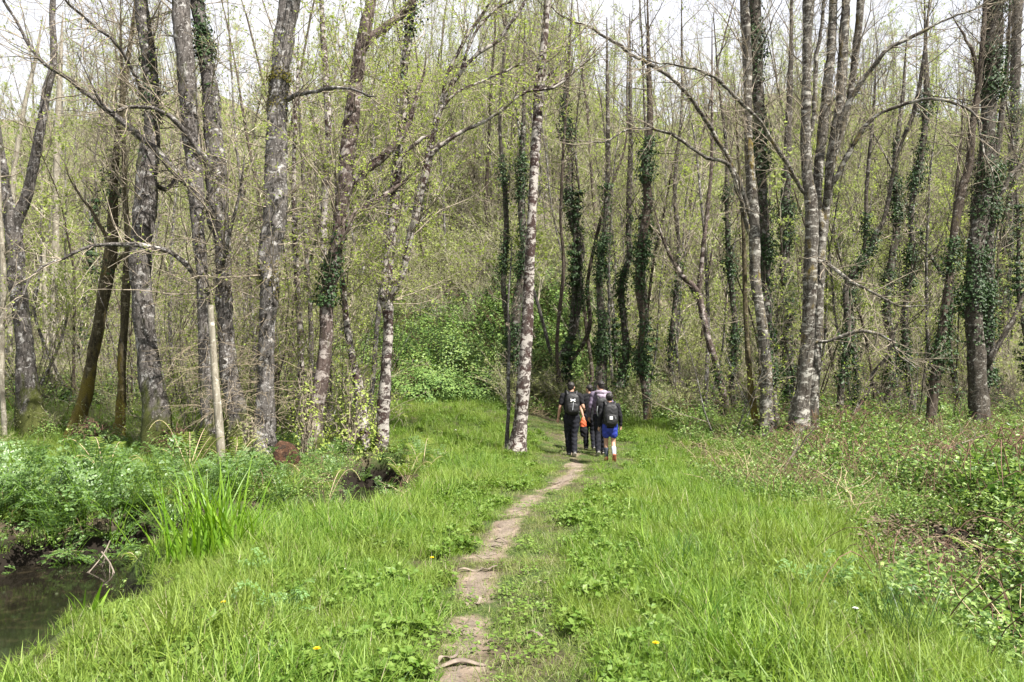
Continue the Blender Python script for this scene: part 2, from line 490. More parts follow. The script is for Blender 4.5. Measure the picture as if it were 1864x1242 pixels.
# trodden earth also shows between the sparse grass beside the path
V, Q = sheet(gx, gy, ground_h); c_ = V; pb = np.full(len(c_), -1.); nr = (np.abs(c_[:, 0]) < 2.2) & (c_[:, 1] > 2.2) & (c_[:, 1] < 22)
pb[nr] = path_bare(c_[nr, 0], c_[nr, 1])
ba = GROUND.data.attributes.new('bare', 'FLOAT', 'POINT'); ba.data.foreach_set('value', pb.astype(np.float32))

# ---------------------------------------------------------------- trees
def unit(v): return v / (np.linalg.norm(v) + 1e-9)

def rotated(d, ang, r):
    p = unit(np.cross(d, r.normal(size=3)))
    return unit(d * math.cos(ang) + p * math.sin(ang))

def grow(acc, P, D, L, rad, lvl, r, up=.05, wander=.16, kids=(7, 5), leaf=.0, leafsize=.05, tm=0, lm=1, sides=(5, 4, 3), top=2, leafup=.5):
    n = 8 if lvl == 0 else 6 if lvl == 1 else 5
    seg = L / (n - 1)
    pts = [P]; d = unit(np.asarray(D, float))
    for _ in range(n - 1):
        d = unit(d + r.normal(size=3) * wander + np.array([0, 0, up])); pts.append(pts[-1] + d * seg)
    pts = np.array(pts)
    acc.tube(pts, np.linspace(rad, max(rad * .3, .0022), n), sides[min(lvl, 2)], tm)
    if lvl < top:
        k = kids[lvl]; k = r.poisson(k) if k > 2 else k
        for t in r.uniform(.18, 1, k):
            f = t * (n - 1); i = min(int(f), n - 2); q = pts[i] + (pts[i + 1] - pts[i]) * (f - i)
            grow(acc, q, rotated(unit(pts[i + 1] - pts[i]), r.uniform(.5, 1.15), r), L * r.uniform(.28, .55) * (1.15 - .6 * t), max(rad * .45 * (1.1 - .5 * t), .003), lvl + 1, r, up, wander * 1.15, kids, leaf, leafsize, tm, lm, sides, top, leafup)
    if leaf and lvl >= top - 1:
        k = r.poisson(leaf * L * (1 if lvl == top else .6))
        if k:
            f = r.uniform(.15, 1, k) * (n - 1); i = np.minimum(f.astype(int), n - 2)
            q = pts[i] + (pts[i + 1] - pts[i]) * (f - i)[:, None] + r.normal(size=(k, 3)) * .02
            acc.leaves(q, leafsize, lm, leafup, .6, r)

def spline(C, step):
    """Catmull-Rom through control rows (x,y,z,r)"""
    C = np.asarray(C, float)
    E = np.vstack([2 * C[0] - C[1], C, 2 * C[-1] - C[-2]])
    out = []
    for i in range(1, len(E) - 2):
        p0, p1, p2, p3 = E[i - 1], E[i], E[i + 1], E[i + 2]
        n = max(1, int(np.linalg.norm(p2[:3] - p1[:3]) / step))
        for t in np.linspace(0, 1, n, endpoint=False):
            out.append(.5 * ((2 * p1) + (-p0 + p2) * t + (2 * p0 - 5 * p1 + 4 * p2 - p3) * t * t + (-p0 + 3 * p1 - 3 * p2 + p3) * t ** 3))
    out.append(E[-2])
    return np.array(out)

def trunk_mesh(acc, S_, sides, mat, r, lump=.10, flare=0.):
    """bumpy tapered stem along spline rows"""
    P, R = S_[:, :3], np.maximum(S_[:, 3], .004)
    n = len(P)
    T = np.gradient(P, axis=0); T /= np.linalg.norm(T, axis=1, keepdims=True) + 1e-9
    U = np.cross(T, np.array([0, 1., 0])); U /= np.linalg.norm(U, axis=1, keepdims=True) + 1e-9
    Vv = np.cross(T, U)
    th = np.arange(sides) * 2 * np.pi / sides
    s = np.r_[0, np.cumsum(np.linalg.norm(np.diff(P, axis=0), axis=1))][:, None]
    ph = r.uniform(0, 6.28, 8)
    lum = (np.sin(2 * th + s * 1.3 + ph[0]) * .5 + np.sin(3 * th - s * 2.1 + ph[1]) * .35 + np.sin(s * 5.3 + ph[2] + np.sin(th + ph[3])) * .35
           + np.sin(4 * th + s * 4.7 + ph[4]) * .25 + np.sin(s * 11 + th * 2 + ph[5]) * .2 + r.normal(size=(n, sides)) * .22)
    rr = R[:, None] * (1 + lump * lum)
    if flare:
        fl = np.exp(-s / (R[0] * 2.2)) * flare
        rr = rr * (1 + fl * (1 + .45 * np.sin(5 * th + ph[6]) + .25 * np.sin(3 * th + ph[7])))
    V = P[:, None] + rr[..., None] * (U[:, None] * np.cos(th)[None, :, None] + Vv[:, None] * np.sin(th)[None, :, None])
    i = np.arange(n - 1)[:, None]; j = np.arange(sides)[None]
    acc.quads(V.reshape(-1, 3), np.stack([i * sides + j, i * sides + (j + 1) % sides, (i + 1) * sides + (j + 1) % sides, (i + 1) * sides + j], -1).reshape(-1, 4), mat, True)
    return V, T

def ivy_on(acc, S_, r, per_m, spread, z0, z1, base, size=.075, mat=0):
    """ivy leaves clothing a stem between heights z0 and z1"""
    P, R = S_[:, :3], S_[:, 3]
    seg = np.r_[np.linalg.norm(np.diff(P, axis=0), axis=1), 0]
    w = seg * ((P[:, 2] - base >= z0) & (P[:, 2] - base <= z1))
    if w.sum() <= 0: return
    # clumpy density
    cl = .12 + .88 * np.clip(.42 + .9 * np.sin(P[:, 2] * 2.1 + r.uniform(0, 6)) + .5 * np.sin(P[:, 2] * 5.3 + r.uniform(0, 6)), 0, 1.4)
    w = w * cl
    n = int(per_m * w.sum())
    i = r.choice(len(P), n, p=w / w.sum())
    th = r.normal(r.uniform(0, 6.28), 1.9, n)
    out = np.stack([np.cos(th), np.sin(th), np.zeros(n)], 1)
    d = R[i] * .97 + np.abs(r.normal(0, spread, n)) * (.4 + .9 * cl[i])
    q = P[i] + out * d[:, None] + np.c_[np.zeros((n, 2)), r.uniform(-.06, .06, n)]
    acc.leaves(q, size, mat, N=out + np.array([0, 0, .5]), aspect=.8, r=r)

def stem_rows(pts, Y, dY=0.0, step=.08, extend=3.0, sink=.25, taper=.25):
    """photo points (px,py,width) -> rows on depth Y (+dY along the stem)"""
    rows = []
    for k, (px, py, w) in enumerate(pts):
        y = Y + dY * k / max(1, len(pts) - 1)
        p = at(px, py, y); rows.append([*p, w * .5 * y / F])
    if sink:
        r0 = np.array(rows[0]); d = r0 - np.array(rows[1]); d = d / np.linalg.norm(d[:3])
        rows.insert(0, [*(r0[:3] + d[:3] * sink), r0[3]])
    if extend:
        a_, b_ = np.array(rows[-2]), np.array(rows[-1]); d = unit(b_[:3] - a_[:3])
        d = unit(d + np.array([0, 0, .5]))
        for q in (.5, 1.):
            rows.append([*(b_[:3] + d * extend * q), b_[3] * (1 - (1 - taper) * q)])
    return spline(rows, step)

NTREE = [0]
def tree(name, label, stems, bark_m, Y=None, limbs=(), crown=None, ivy=(), group=None, sides=14, twig=None, lump=.12, flare=.6, moss=(), leafm=None, skirt=None):
    """a traced tree: stems/limbs are photo-traced, crown = dict of random branching"""
    NTREE[0] += 1
    r = np.random.default_rng(100 + NTREE[0])
    b = on_ground(*stems[0]['p'][0][:2]) if Y is None else at(stems[0]['p'][0][0], stems[0]['p'][0][1], Y)
    Y = float(b[1])
    b[2] = float(ground_h(b[0], b[1]))
    rt = root(name, b, label, 'tree', group)
    mats = [bark_m] + [s['m'] for s in stems if 'm' in s]
    acc = Acc(); S_all = []; mi = 0
    for s in stems:
        rows = stem_rows(s['p'], Y + s.get('off', 0), s.get('dY', 0), extend=s.get('ext', 3.0), sink=s.get('sink', .3))
        k = 0
        if 'm' in s: mi += 1; k = mi
        trunk_mesh(acc, rows, sides, k, r, lump, s.get('flare', flare))
        S_all.append(rows)
    acc.obj('trunk', mats, rt, b)
    # limbs with a life of their own
    tw = twig or TWIG
    if limbs or crown:
        cr = Acc()
        cw = dict(n=26, z0=.35, L=(1.2, 3.0), up=.05, leaf=0., leafsize=.05, kids=(6, 4), wander=.16, ang=(.5, 1.2), rad=.016)
        cw.update(crown or {})
        for l in limbs:
            rows = stem_rows(l['p'], Y + l.get('off', 0), l.get('dY', 0), step=.15, extend=l.get('ext', .8), sink=0, taper=.3)
            al = np.concatenate(S_all); q0 = rows[0]; dd = np.hypot(al[:, 0] - q0[0], al[:, 2] - (q0[2] - .22)); j = int(np.argmin(dd))
            if dd[j] < 1.3:      # root the limb in the nearest stem
                rows = spline(np.vstack([[*al[j, :3], q0[3] * .9], [*(al[j, :3] * .45 + q0[:3] * .55), q0[3] * 1.1], rows[1::2], rows[-1:]]), .15)
            kn = np.cumsum(r.normal(0, .016, (len(rows), 3)), 0); rows[:, :3] += kn - np.linspace(0, 1, len(rows))[:, None] * kn[-1]; rows[:, 3] *= r.uniform(.85, 1.15, len(rows))
            trunk_mesh(cr, rows, 8, 2, r, .12, 0)
            for t in r.uniform(.1, 1, int(2.6 * l.get('n', 9))):
                i = min(int(t * (len(rows) - 1)), len(rows) - 2); d = unit(rows[i + 1, :3] - rows[i, :3])
                grow(cr, rows[i, :3], rotated(d, r.uniform(.5, 1.1), r), r.uniform(.6, 1.9), min(.012, rows[i, 3] * .6), 1, r, cw['up'], .18, cw['kids'], cw['leaf'], cw['leafsize'])
        for q in range(int(cw['n'] * (2.2 if group is None else 1.2))):
            rows = S_all[q % len(S_all)]
            hz = rows[:, 2] - b[2]; t = r.uniform(cw['z0'], 1) ** .9
            i = int(np.argmin(np.abs(hz - t * hz.max()))); i = min(i, len(rows) - 2)
            d = unit(rows[i + 1, :3] - rows[i, :3])
            D = rotated(d, r.uniform(*cw['ang']), r)
            grow(cr, rows[i, :3] , D, r.uniform(*cw['L']), min(cw['rad'] * r.uniform(.5, 1.3), rows[i, 3] * .6), 0, r, cw['up'], cw['wander'], cw['kids'], cw['leaf'], cw['leafsize'])
        cr.obj('crown', [tw, leafm or LEAF_NEW, bark_m], rt, b)
    if ivy:
        iv = Acc()
        for (si, z0, z1, per, spread) in ivy: ivy_on(iv, S_all[si], r, per, spread, z0, z1, b[2])
        iv.obj('ivy', LEAF_IVY, rt, b)
    if skirt:
        sk = Acc()
        for q in range(skirt[0]):
            rows = S_all[q % len(S_all)]; hz = rows[:, 2] - b[2]
            i = int(np.argmin(np.abs(hz - skirt[1][int(r.integers(len(skirt[1])))] - r.normal(0, .12))))
            az = r.uniform(0, 6.28); D = np.array([math.cos(az), math.sin(az) - .3, r.uniform(-.3, .9)])
            grow(sk, rows[i, :3] + unit(D) * rows[i, 3] * .8, D, r.uniform(.4, 1.5), .005, 1, r, -.06, .2, (0, 3), 0, .05, 0, 0, (4, 4, 3), 2)
        sk.obj('shoots', TWIG_TAN, rt, b)
    for (px, py, w, h) in moss:
        mc = Acc()
        zc = at(px, py, Y)[2] - b[2]; hh = h * .5 * Y / F
        ivy_on(mc, S_all[0], r, 1900, .03, zc - hh * .8, zc + hh * .5, b[2], .05); ivy_on(mc, S_all[0], r, 700, .012, zc - hh * 2.6, zc + hh * 2.2, b[2], .04)
        mc.obj('moss_foliage', MOSSM, rt, b)
        continue
        c = at(px, py, Y - .09); R_ = w * .62 * Y / F; H_ = h * .5 * Y / F; n = 900
        u = r.normal(size=(n, 3)); u /= np.linalg.norm(u, axis=1, keepdims=True)
        q = c + u * np.array([R_, R_, H_]) * r.uniform(.75, 1.05, (n, 1))
        mc.leaves(q, .05, 0, N=u + np.array([0, 0, -.4]), aspect=.35, r=r)
        uu, vv = np.meshgrid(np.linspace(0, 2 * np.pi, 13), np.linspace(.05, np.pi - .05, 8))
        Vq = c + np.stack([R_ * .92 * np.cos(uu) * np.sin(vv), R_ * .92 * np.sin(uu) * np.sin(vv), H_ * .9 * np.cos(vv)], -1) * (1 + .1 * r.normal(size=uu.shape))[..., None]
        i = np.arange(7)[:, None]; j = np.arange(12)[None]
        mc.quads(Vq.reshape(-1, 3), np.stack([i * 13 + j, i * 13 + j + 1, (i + 1) * 13 + j + 1, (i + 1) * 13 + j], -1).reshape(-1, 4), 0, True)
        mc.obj('moss_cushion', MOSSM, rt, b)
    return rt, S_all

MOSSM = leafmat('moss_tuft', (.10, .09, .02), (.30, .24, .05), .2, .9, .1)

# --- left side
tree('forked_tree', 'grey trunk forking into a wide V, moss sleeve over its leaning foot, leftmost big tree',
     [dict(p=[(68, 793, 44), (54, 735, 38), (47, 670, 32), (42, 600, 29), (30, 500, 28), (24, 420, 27), (10, 355, 22), (0, 285, 19), (-14, 200, 16), (-30, 90, 13)], ext=2),
      dict(p=[(24, 425, 20), (33, 395, 19), (51, 350, 18), (68, 265, 17), (85, 168, 15), (98, 110, 12), (95, 34, 10), (99, -40, 8)], sink=0, flare=0)],
     B_GREY, crown=dict(n=26, z0=.4, ang=(.7, 1.5)), moss=())
tree('leaning_tree', 'grey trunk leaning right with a snapped pale limb, next to the twisted stem',
     [dict(p=[(135, 800, 27), (146, 755, 25), (157, 720, 23), (166, 665, 21), (177, 606, 20), (187, 548, 20), (198, 488, 22), (204, 430, 20), (207, 340, 15), (214, 260, 12), (226, 160, 9), (240, 60, 7)])],
     B_MOSSY, limbs=[dict(p=[(186, 520, 8), (205, 490, 10), (228, 462, 9)], ext=0, n=0), dict(p=[(203, 440, 9), (180, 400, 7), (160, 370, 5), (140, 345, 4)])], crown=dict(n=20), ivy=[(0, 4.2, 8.5, 220, .1)])
tree('twisted_tree', 'thin mossy twisted stem, yellow brown, close left of the thick grey trunk',
     [dict(p=[(216, 803, 24), (219, 760, 18), (222, 700, 15), (221, 657, 14), (226, 600, 13), (229, 540, 14), (230, 500, 13), (233, 440, 12), (229, 370, 10), (226, 300, 8), (222, 200, 7)])],
     B_MOSSY, crown=dict(n=22, leaf=3), lump=.2)
tree('grey_tree', 'thick straight grey trunk with dark streaks standing alone left of the twin trunks',
     [dict(p=[(288, 832, 50), (286, 790, 43), (284, 745, 41), (270, 655, 36), (259, 555, 38), (256, 455, 37), (262, 405, 37), (268, 305, 36), (277, 235, 29), (274, 135, 27), (264, 60, 25), (257, 0, 22), (250, -60, 19)])],
     B_GREY, crown=dict(n=36, z0=.35, ang=(.9, 1.5), L=(1.2, 3.2)), ivy=[(0, 6.5, 10, 160, .07)],
     limbs=[dict(p=[(262, 180, 9), (240, 130, 7), (205, 80, 6), (160, 40, 5), (120, 10, 4)], dY=-2),
            dict(p=[(268, 320, 10), (300, 345, 8), (325, 320, 6), (345, 290, 5)], dY=1.5)])
tree('twin_trunk_tree', 'two close grey trunks, one blackened high up, with a pale pole leaning on them',
     [dict(p=[(381, 842, 30), (380, 790, 26), (377, 700, 25), (375, 640, 24), (371, 560, 23), (366, 480, 22), (361, 420, 24), (356, 330, 27), (346, 230, 29), (340, 135, 33), (330, 40, 33), (328, 0, 33), (322, -60, 28)]),
      dict(p=[(436, 840, 40), (433, 780, 35), (430, 740, 33), (417, 680, 30), (412, 620, 26), (410, 560, 27), (407, 490, 28), (404, 430, 31), (396, 400, 40), (394, 320, 37), (388, 240, 32), (383, 170, 30), (371, 80, 25), (360, 10, 24), (352, -60, 20)], dY=.3)],
     B_GREY, skirt=(130, (1.2, 1.9, 2.5, 3.6, 4.2)), crown=dict(n=40, z0=.2, leaf=3, leafsize=.055, ang=(.8, 1.6), L=(1.2, 3.4)), ivy=[(1, 8.2, 12.5, 520, .035)],
     limbs=[dict(p=[(372, 372, 12), (340, 338, 14), (300, 300, 13), (268, 268, 12), (225, 235, 11), (190, 205, 10), (160, 180, 9), (125, 150, 8), (80, 118, 7), (45, 70, 6), (5, 0, 5)], dY=-1.2, n=16),
            dict(p=[(378, 290, 11), (345, 240, 10), (315, 212, 9), (285, 196, 8), (240, 193, 7), (205, 200, 6), (180, 170, 4)], dY=-1.5, n=10),
            dict(p=[(358, 500, 9), (340, 478, 9), (300, 455, 8), (262, 447, 8), (210, 446, 7), (160, 456, 6), (120, 472, 5), (70, 495, 4), (48, 540, 3)], dY=-1.6, n=10),
            dict(p=[(392, 560, 9), (403, 500, 9), (415, 470, 8), (424, 430, 6), (438, 350, 5)], dY=-.8, n=7)])
tree('smooth_grey_tree', 'stout grey trunk with yellow moss cushions and an orange mossy foot, beside the rotten stump',
     [dict(p=[(480, 838, 44), (480, 790, 36), (482, 740, 31), (485, 660, 29), (486, 600, 30), (489, 560, 33), (491, 520, 34), (487, 480, 38), (493, 440, 38), (501, 400, 41), (502, 300, 40), (504, 210, 38), (511, 135, 35), (518, 65, 35), (527, 0, 37), (535, -60, 33)])],
     B_GREYBARE, skirt=(110, (.9, 1.5, 2.2, 3.0, 4.0)), crown=dict(n=30, z0=.2, leaf=6, leafsize=.055, ang=(.9, 1.6), L=(1.0, 2.6)), moss=[(482, 482, 46, 48), (508, 182, 34, 22), (512, 146, 36, 20)],
     limbs=[dict(p=[(520, 182, 9), (560, 172, 8), (600, 164, 7), (640, 166, 5), (678, 178, 4)], dY=-1, ext=.1, n=4)])
tree('pink_bark_tree', 'leaning tree with reddish brown bark, mossy foot and an ivy sleeve at mid height',
     [dict(p=[(568, 838, 38), (571, 790, 32), (577, 740, 27), (588, 670, 24), (594, 600, 23), (596, 545, 24), (606, 480, 26), (618, 410, 26), (628, 330, 27), (635, 270, 28), (641, 205, 27), (652, 120, 25), (662, 68, 26), (670, 30, 22), (676, 0, 19), (684, -60, 16)])],
     B_PINK, crown=dict(n=26, z0=.2, leaf=13, leafsize=.06), ivy=[(0, 3.4, 5.2, 900, .11)],
     limbs=[dict(p=[(664, 78, 20), (690, 60, 16), (722, 36, 14), (750, 5, 12)], dY=.6), dict(p=[(630, 350, 19), (650, 325, 17), (690, 295, 15), (720, 262, 12), (745, 215, 9), (765, 150, 6)], dY=.8, n=10),
            dict(p=[(625, 425, 14), (650, 390, 12), (680, 368, 11), (703, 352, 9), (735, 330, 6)], dY=1, n=8)])
tree('split_lichen_tree', 'white blotched trunk splitting high into two arms, the right one fanning out, above the hollow',
     [dict(p=[(694, 822, 24), (697, 780, 22), (699, 720, 22), (704, 650, 19), (707, 600, 19), (706, 560, 22), (702, 545, 22), (706, 488, 19), (713, 420, 17), (716, 400, 19), (724, 300, 17), (734, 205, 16), (735, 135, 14), (743, 70, 14), (751, 0, 13), (756, -60, 11)], sink=1.3),
      dict(p=[(705, 552, 15), (716, 530, 15), (735, 488, 14), (748, 420, 13), (754, 405, 15), (765, 350, 14), (777, 305, 15), (785, 260, 12), (792, 236, 10)], sink=0, flare=0, dY=-.5, ext=0),
      dict(p=[(660, 824, 26), (661, 790, 25), (657, 740, 20), (650, 690, 16), (637, 630, 13), (628, 560, 12), (622, 500, 10), (616, 430, 8)], dY=.6, ext=2, sink=1.3)],
     B_LICH, Y=17.4, crown=dict(n=26, z0=.18, leaf=13, leafsize=.06), ivy=[(0, 8.5, 12, 300, .12)],
     limbs=[dict(p=[(792, 236, 9), (810, 180, 9), (825, 150, 9), (860, 110, 8), (888, 90, 8), (920, 60, 7), (940, 30, 6), (960, -5, 5)], off=-.5, n=8),
            dict(p=[(806, 190, 7), (812, 150, 6), (835, 90, 6), (870, 40, 5), (897, 0, 4)], off=-.5, n=8), dict(p=[(840, 128, 7), (855, 75, 6), (895, 20, 5), (925, 5, 4), (955, -20, 3)], off=-.5, n=6),
            dict(p=[(788, 272, 9), (810, 255, 8), (845, 235, 7), (900, 205, 6), (950, 168, 6), (1000, 160, 5), (1050, 125, 3)], off=-.5, n=8),
            dict(p=[(794, 215, 8), (830, 170, 6), (870, 148, 5), (920, 128, 4), (975, 108, 3)], off=-.5, n=8),
            dict(p=[(786, 240, 8), (760, 262, 8), (735, 283, 7), (722, 300, 6)], off=-.5, ext=0, n=2)])
tree('lichen_tree', 'lone blotched white and maroon trunk beside the path, left of the walkers',
     [dict(p=[(940, 826, 34), (944, 795, 27), (950, 745, 25), (953, 700, 24), (956, 660, 22), (958, 620, 21), (961, 550, 20), (964, 488, 19), (967, 420, 18), (968, 390, 18), (972, 310, 17), (977, 240, 17), (983, 140, 19), (990, 80, 14), (997, 0, 13), (1000, -60, 11)])],
     B_LICH, crown=dict(n=22, z0=.5, L=(.8, 2.2)), flare=.55,
     limbs=[dict(p=[(984, 165, 7), (1010, 160, 6), (1040, 135, 6), (1070, 110, 5)], ext=.4, n=6), dict(p=[(986, 150, 6), (1005, 130, 5), (1022, 108, 4)], ext=.3, n=3)])
tree('pole_sapling', 'spindly grey sapling hugging the left side of the lone blotched trunk by the path',
     [dict(p=[(922, 824, 9), (924, 780, 7), (926, 740, 6), (925, 690, 6), (927, 620, 5), (925, 560, 4), (930, 480, 3)], ext=.6)], B_GREYBARE, crown=dict(n=7, L=(.3, .8), rad=.006), sides=8)
# --- right cluster
tree('slender_lichen_tree', 'slender pale blotched trunk, left member of the right clump, throwing long arching limbs left',
     [dict(p=[(1398, 808, 34), (1397, 770, 24), (1395, 725, 21), (1393, 660, 23), (1387, 590, 19), (1376, 520, 19), (1374, 450, 19), (1372, 400, 19), (1366, 320, 18), (1361, 205, 15), (1360, 100, 16), (1354, 0, 16), (1350, -60, 14)])],
     B_SMOOTH, crown=dict(n=24, z0=.4), twig=TWIG,
     limbs=[dict(p=[(1362, 390, 9), (1356, 365, 10), (1335, 310, 10), (1318, 277, 9), (1284, 223, 9), (1262, 192, 8), (1240, 166, 8), (1200, 130, 7), (1161, 105, 7), (1125, 75, 6), (1090, 54, 5), (1019, 24, 4)], dY=-1.5, n=16),
            dict(p=[(1362, 420, 9), (1356, 385, 9), (1345, 345, 9), (1331, 304, 8), (1310, 294, 7), (1287, 291, 7), (1254, 270, 6), (1225, 248, 6), (1200, 240, 5), (1140, 240, 4), (1100, 262, 3)], dY=-2, n=12)])
tree('black_ivy_tree', 'straight trunk black with ivy, touching the slender pale trunk of the right clump',
     [dict(p=[(1412, 800, 24), (1405, 740, 20), (1400, 650, 18), (1396, 560, 18), (1392, 470, 18), (1390, 400, 18), (1386, 320, 18), (1382, 205, 19), (1376, 100, 22), (1374, 0, 22), (1372, -60, 20)], off=.5)],
     B_DARK, ivy=[(0, .6, 14, 950, .08)], crown=dict(n=14, z0=.5), twig=TWIG_DARK)
tree('mossy_stem', 'thin ochre mossy stem leaning left in front of the right clump, knee deep in grass',
     [dict(p=[(1384, 800, 15), (1374, 760, 13), (1366, 700, 11), (1360, 620, 10), (1356, 540, 9), (1355, 470, 8), (1352, 400, 6), (1346, 320, 5)], off=-.2)], B_MOSSY, crown=dict(n=10, L=(.6, 1.4), rad=.008), sides=9)
tree('alder_clump', 'tall pale stems sharing a stout silvery bole, biggest of the right clump',
     [dict(p=[(1455, 812, 48), (1456, 775, 37), (1459, 740, 30), (1464, 700, 26), (1469, 640, 24), (1473, 580, 24), (1475, 520, 25), (1477, 450, 25), (1478, 400, 25), (1474, 355, 22), (1468, 300, 18), (1467, 200, 17), (1469, 100, 17), (1472, 0, 20), (1474, -60, 17)]),
      dict(p=[(1474, 800, 26), (1480, 720, 21), (1486, 640, 18), (1490, 560, 17), (1493, 480, 16), (1496, 420, 18), (1488, 370, 17), (1490, 305, 17), (1501, 205, 17), (1512, 100, 17), (1517, 0, 15), (1520, -60, 13)], dY=.4),
      dict(p=[(1492, 470, 14), (1498, 420, 17), (1505, 370, 15), (1513, 290, 18), (1520, 240, 16), (1529, 190, 16), (1535, 90, 17), (1540, 0, 16), (1543, -60, 14)], sink=0, flare=0, off=.2),
      dict(p=[(1508, 330, 10), (1522, 275, 11), (1540, 215, 11), (1552, 140, 12), (1563, 50, 13), (1567, 0, 13), (1570, -60, 11)], sink=0, flare=0, off=.4)],
     B_SMOOTH, crown=dict(n=30, z0=.4), sides=14,
     limbs=[dict(p=[(1505, 355, 10), (1520, 260, 11), (1545, 190, 10), (1578, 148, 9), (1600, 120, 8), (1628, 92, 7), (1680, 62, 6), (1745, 32, 4), (1790, 10, 3)], dY=-1.4, n=18),
            dict(p=[(1508, 345, 9), (1534, 305, 10), (1561, 262, 9), (1592, 220, 8), (1628, 200, 7), (1665, 188, 6), (1693, 182, 6), (1740, 194, 5), (1775, 215, 4), (1790, 280, 3)], dY=-1.6, n=14),
            dict(p=[(1452, 345, 8), (1450, 331, 8), (1423, 287, 8), (1400, 250, 7), (1385, 227, 7), (1345, 189, 6), (1301, 145, 6), (1253, 128, 5), (1190, 118, 3)], dY=-1.5, n=14),
            dict(p=[(1476, 240, 8), (1482, 180, 8), (1490, 110, 8), (1497, 60, 7), (1500, 0, 6)], n=6),
            dict(p=[(1492, 468, 8), (1510, 484, 8), (1530, 500, 7), (1548, 512, 6), (1590, 530, 5), (1640, 555, 3)], dY=-1.2, n=8),
            dict(p=[(1478, 622, 6), (1515, 623, 6), (1540, 610, 6), (1570, 604, 6), (1600, 612, 5), (1625, 625, 4), (1640, 650, 3)], dY=-1, n=8)])
tree('ivy_column_tree', 'upright trunk wrapped in bushy ivy, in the gap just behind the right clump',
     [dict(p=[(1440, 770, 22), (1436, 700, 20), (1432, 600, 19), (1428, 520, 18), (1430, 430, 18), (1430, 350, 17), (1434, 260, 14), (1437, 180, 11), (1440, 90, 8), (1441, 0, 6)], off=2.5)],
     B_DARK, ivy=[(0, .3, 9, 900, .14)], crown=dict(n=16, z0=.5), twig=TWIG)
tree('reddish_forked_tree', 'reddish thin trunk bending left and forking above the shrubs, right of the walkers',
     [dict(p=[(1328, 768, 13), (1322, 735, 14), (1312, 700, 12), (1302, 660, 12), (1290, 620, 12), (1281, 580, 13), (1274, 545, 12), (1270, 532, 12), (1255, 515, 10), (1240, 500, 9), (1222, 470, 7), (1205, 430, 5)], ext=1),
      dict(p=[(1271, 535, 9), (1275, 500, 9), (1280, 450, 8), (1288, 380, 7), (1295, 300, 6), (1296, 200, 5)], sink=0, flare=0)],
     B_PINK, crown=dict(n=22, z0=.35), ivy=[(0, .2, 2.2, 160, .04)])
tree('ivy_foot_tree', 'dark leaning trunk with ivy halfway up, standing in grass left of the big ivy pair',
     [dict(p=[(1690, 797, 18), (1695, 750, 17), (1700, 710, 18), (1708, 660, 18), (1716, 590, 15), (1726, 520, 13), (1732, 460, 13), (1740, 400, 14), (1750, 350, 14), (1764, 300, 13), (1771, 220, 12), (1782, 150, 10), (1790, 60, 8)])],
     B_BROWN, ivy=[(0, 1.2, 5.5, 600, .13)], crown=dict(n=22, z0=.4),
     limbs=[dict(p=[(1778, 200, 9), (1782, 160, 8), (1776, 110, 7), (1764, 85, 6), (1752, 70, 4)], n=5)])
tree('big_ivy_pair_tree', 'heavy double trunk dark with ivy beyond the brambles, largest on the right',
     [dict(p=[(1783, 795, 36), (1784, 755, 31), (1780, 700, 29), (1776, 640, 28), (1773, 590, 28), (1772, 520, 26), (1776, 450, 28), (1784, 400, 30), (1794, 320, 28), (1799, 205, 26), (1806, 100, 29), (1813, 0, 27), (1817, -60, 24)]),
      dict(p=[(1795, 700, 18), (1796, 620, 18), (1795, 540, 17), (1797, 450, 18), (1803, 400, 18), (1806, 350, 15), (1812, 290, 12), (1825, 200, 9), (1835, 90, 7)], sink=0, flare=0, off=.3)],
     B_DARK, ivy=[(0, 2.6, 14, 900, .11), (1, .5, 8, 800, .13)], crown=dict(n=26, z0=.35), twig=TWIG_DARK,
     limbs=[dict(p=[(1797, 660, 10), (1815, 630, 9), (1835, 590, 8), (1852, 560, 7), (1880, 505, 5)], n=6), dict(p=[(1798, 400, 9), (1820, 360, 8), (1842, 325, 8), (1870, 290, 6)], n=6)])
tree('edge_ivy_tree', 'tall ivy trunk at the far right margin behind the big ivy pair',
     [dict(p=[(1826, 740, 22), (1827, 650, 19), (1828, 560, 18), (1832, 470, 20), (1838, 400, 17), (1846, 290, 14), (1847, 200, 15), (1849, 100, 17), (1852, 0, 18), (1854, -60, 15)], off=4)],
     B_DARK, ivy=[(0, 2, 16, 900, .13)], crown=dict(n=16, z0=.4))
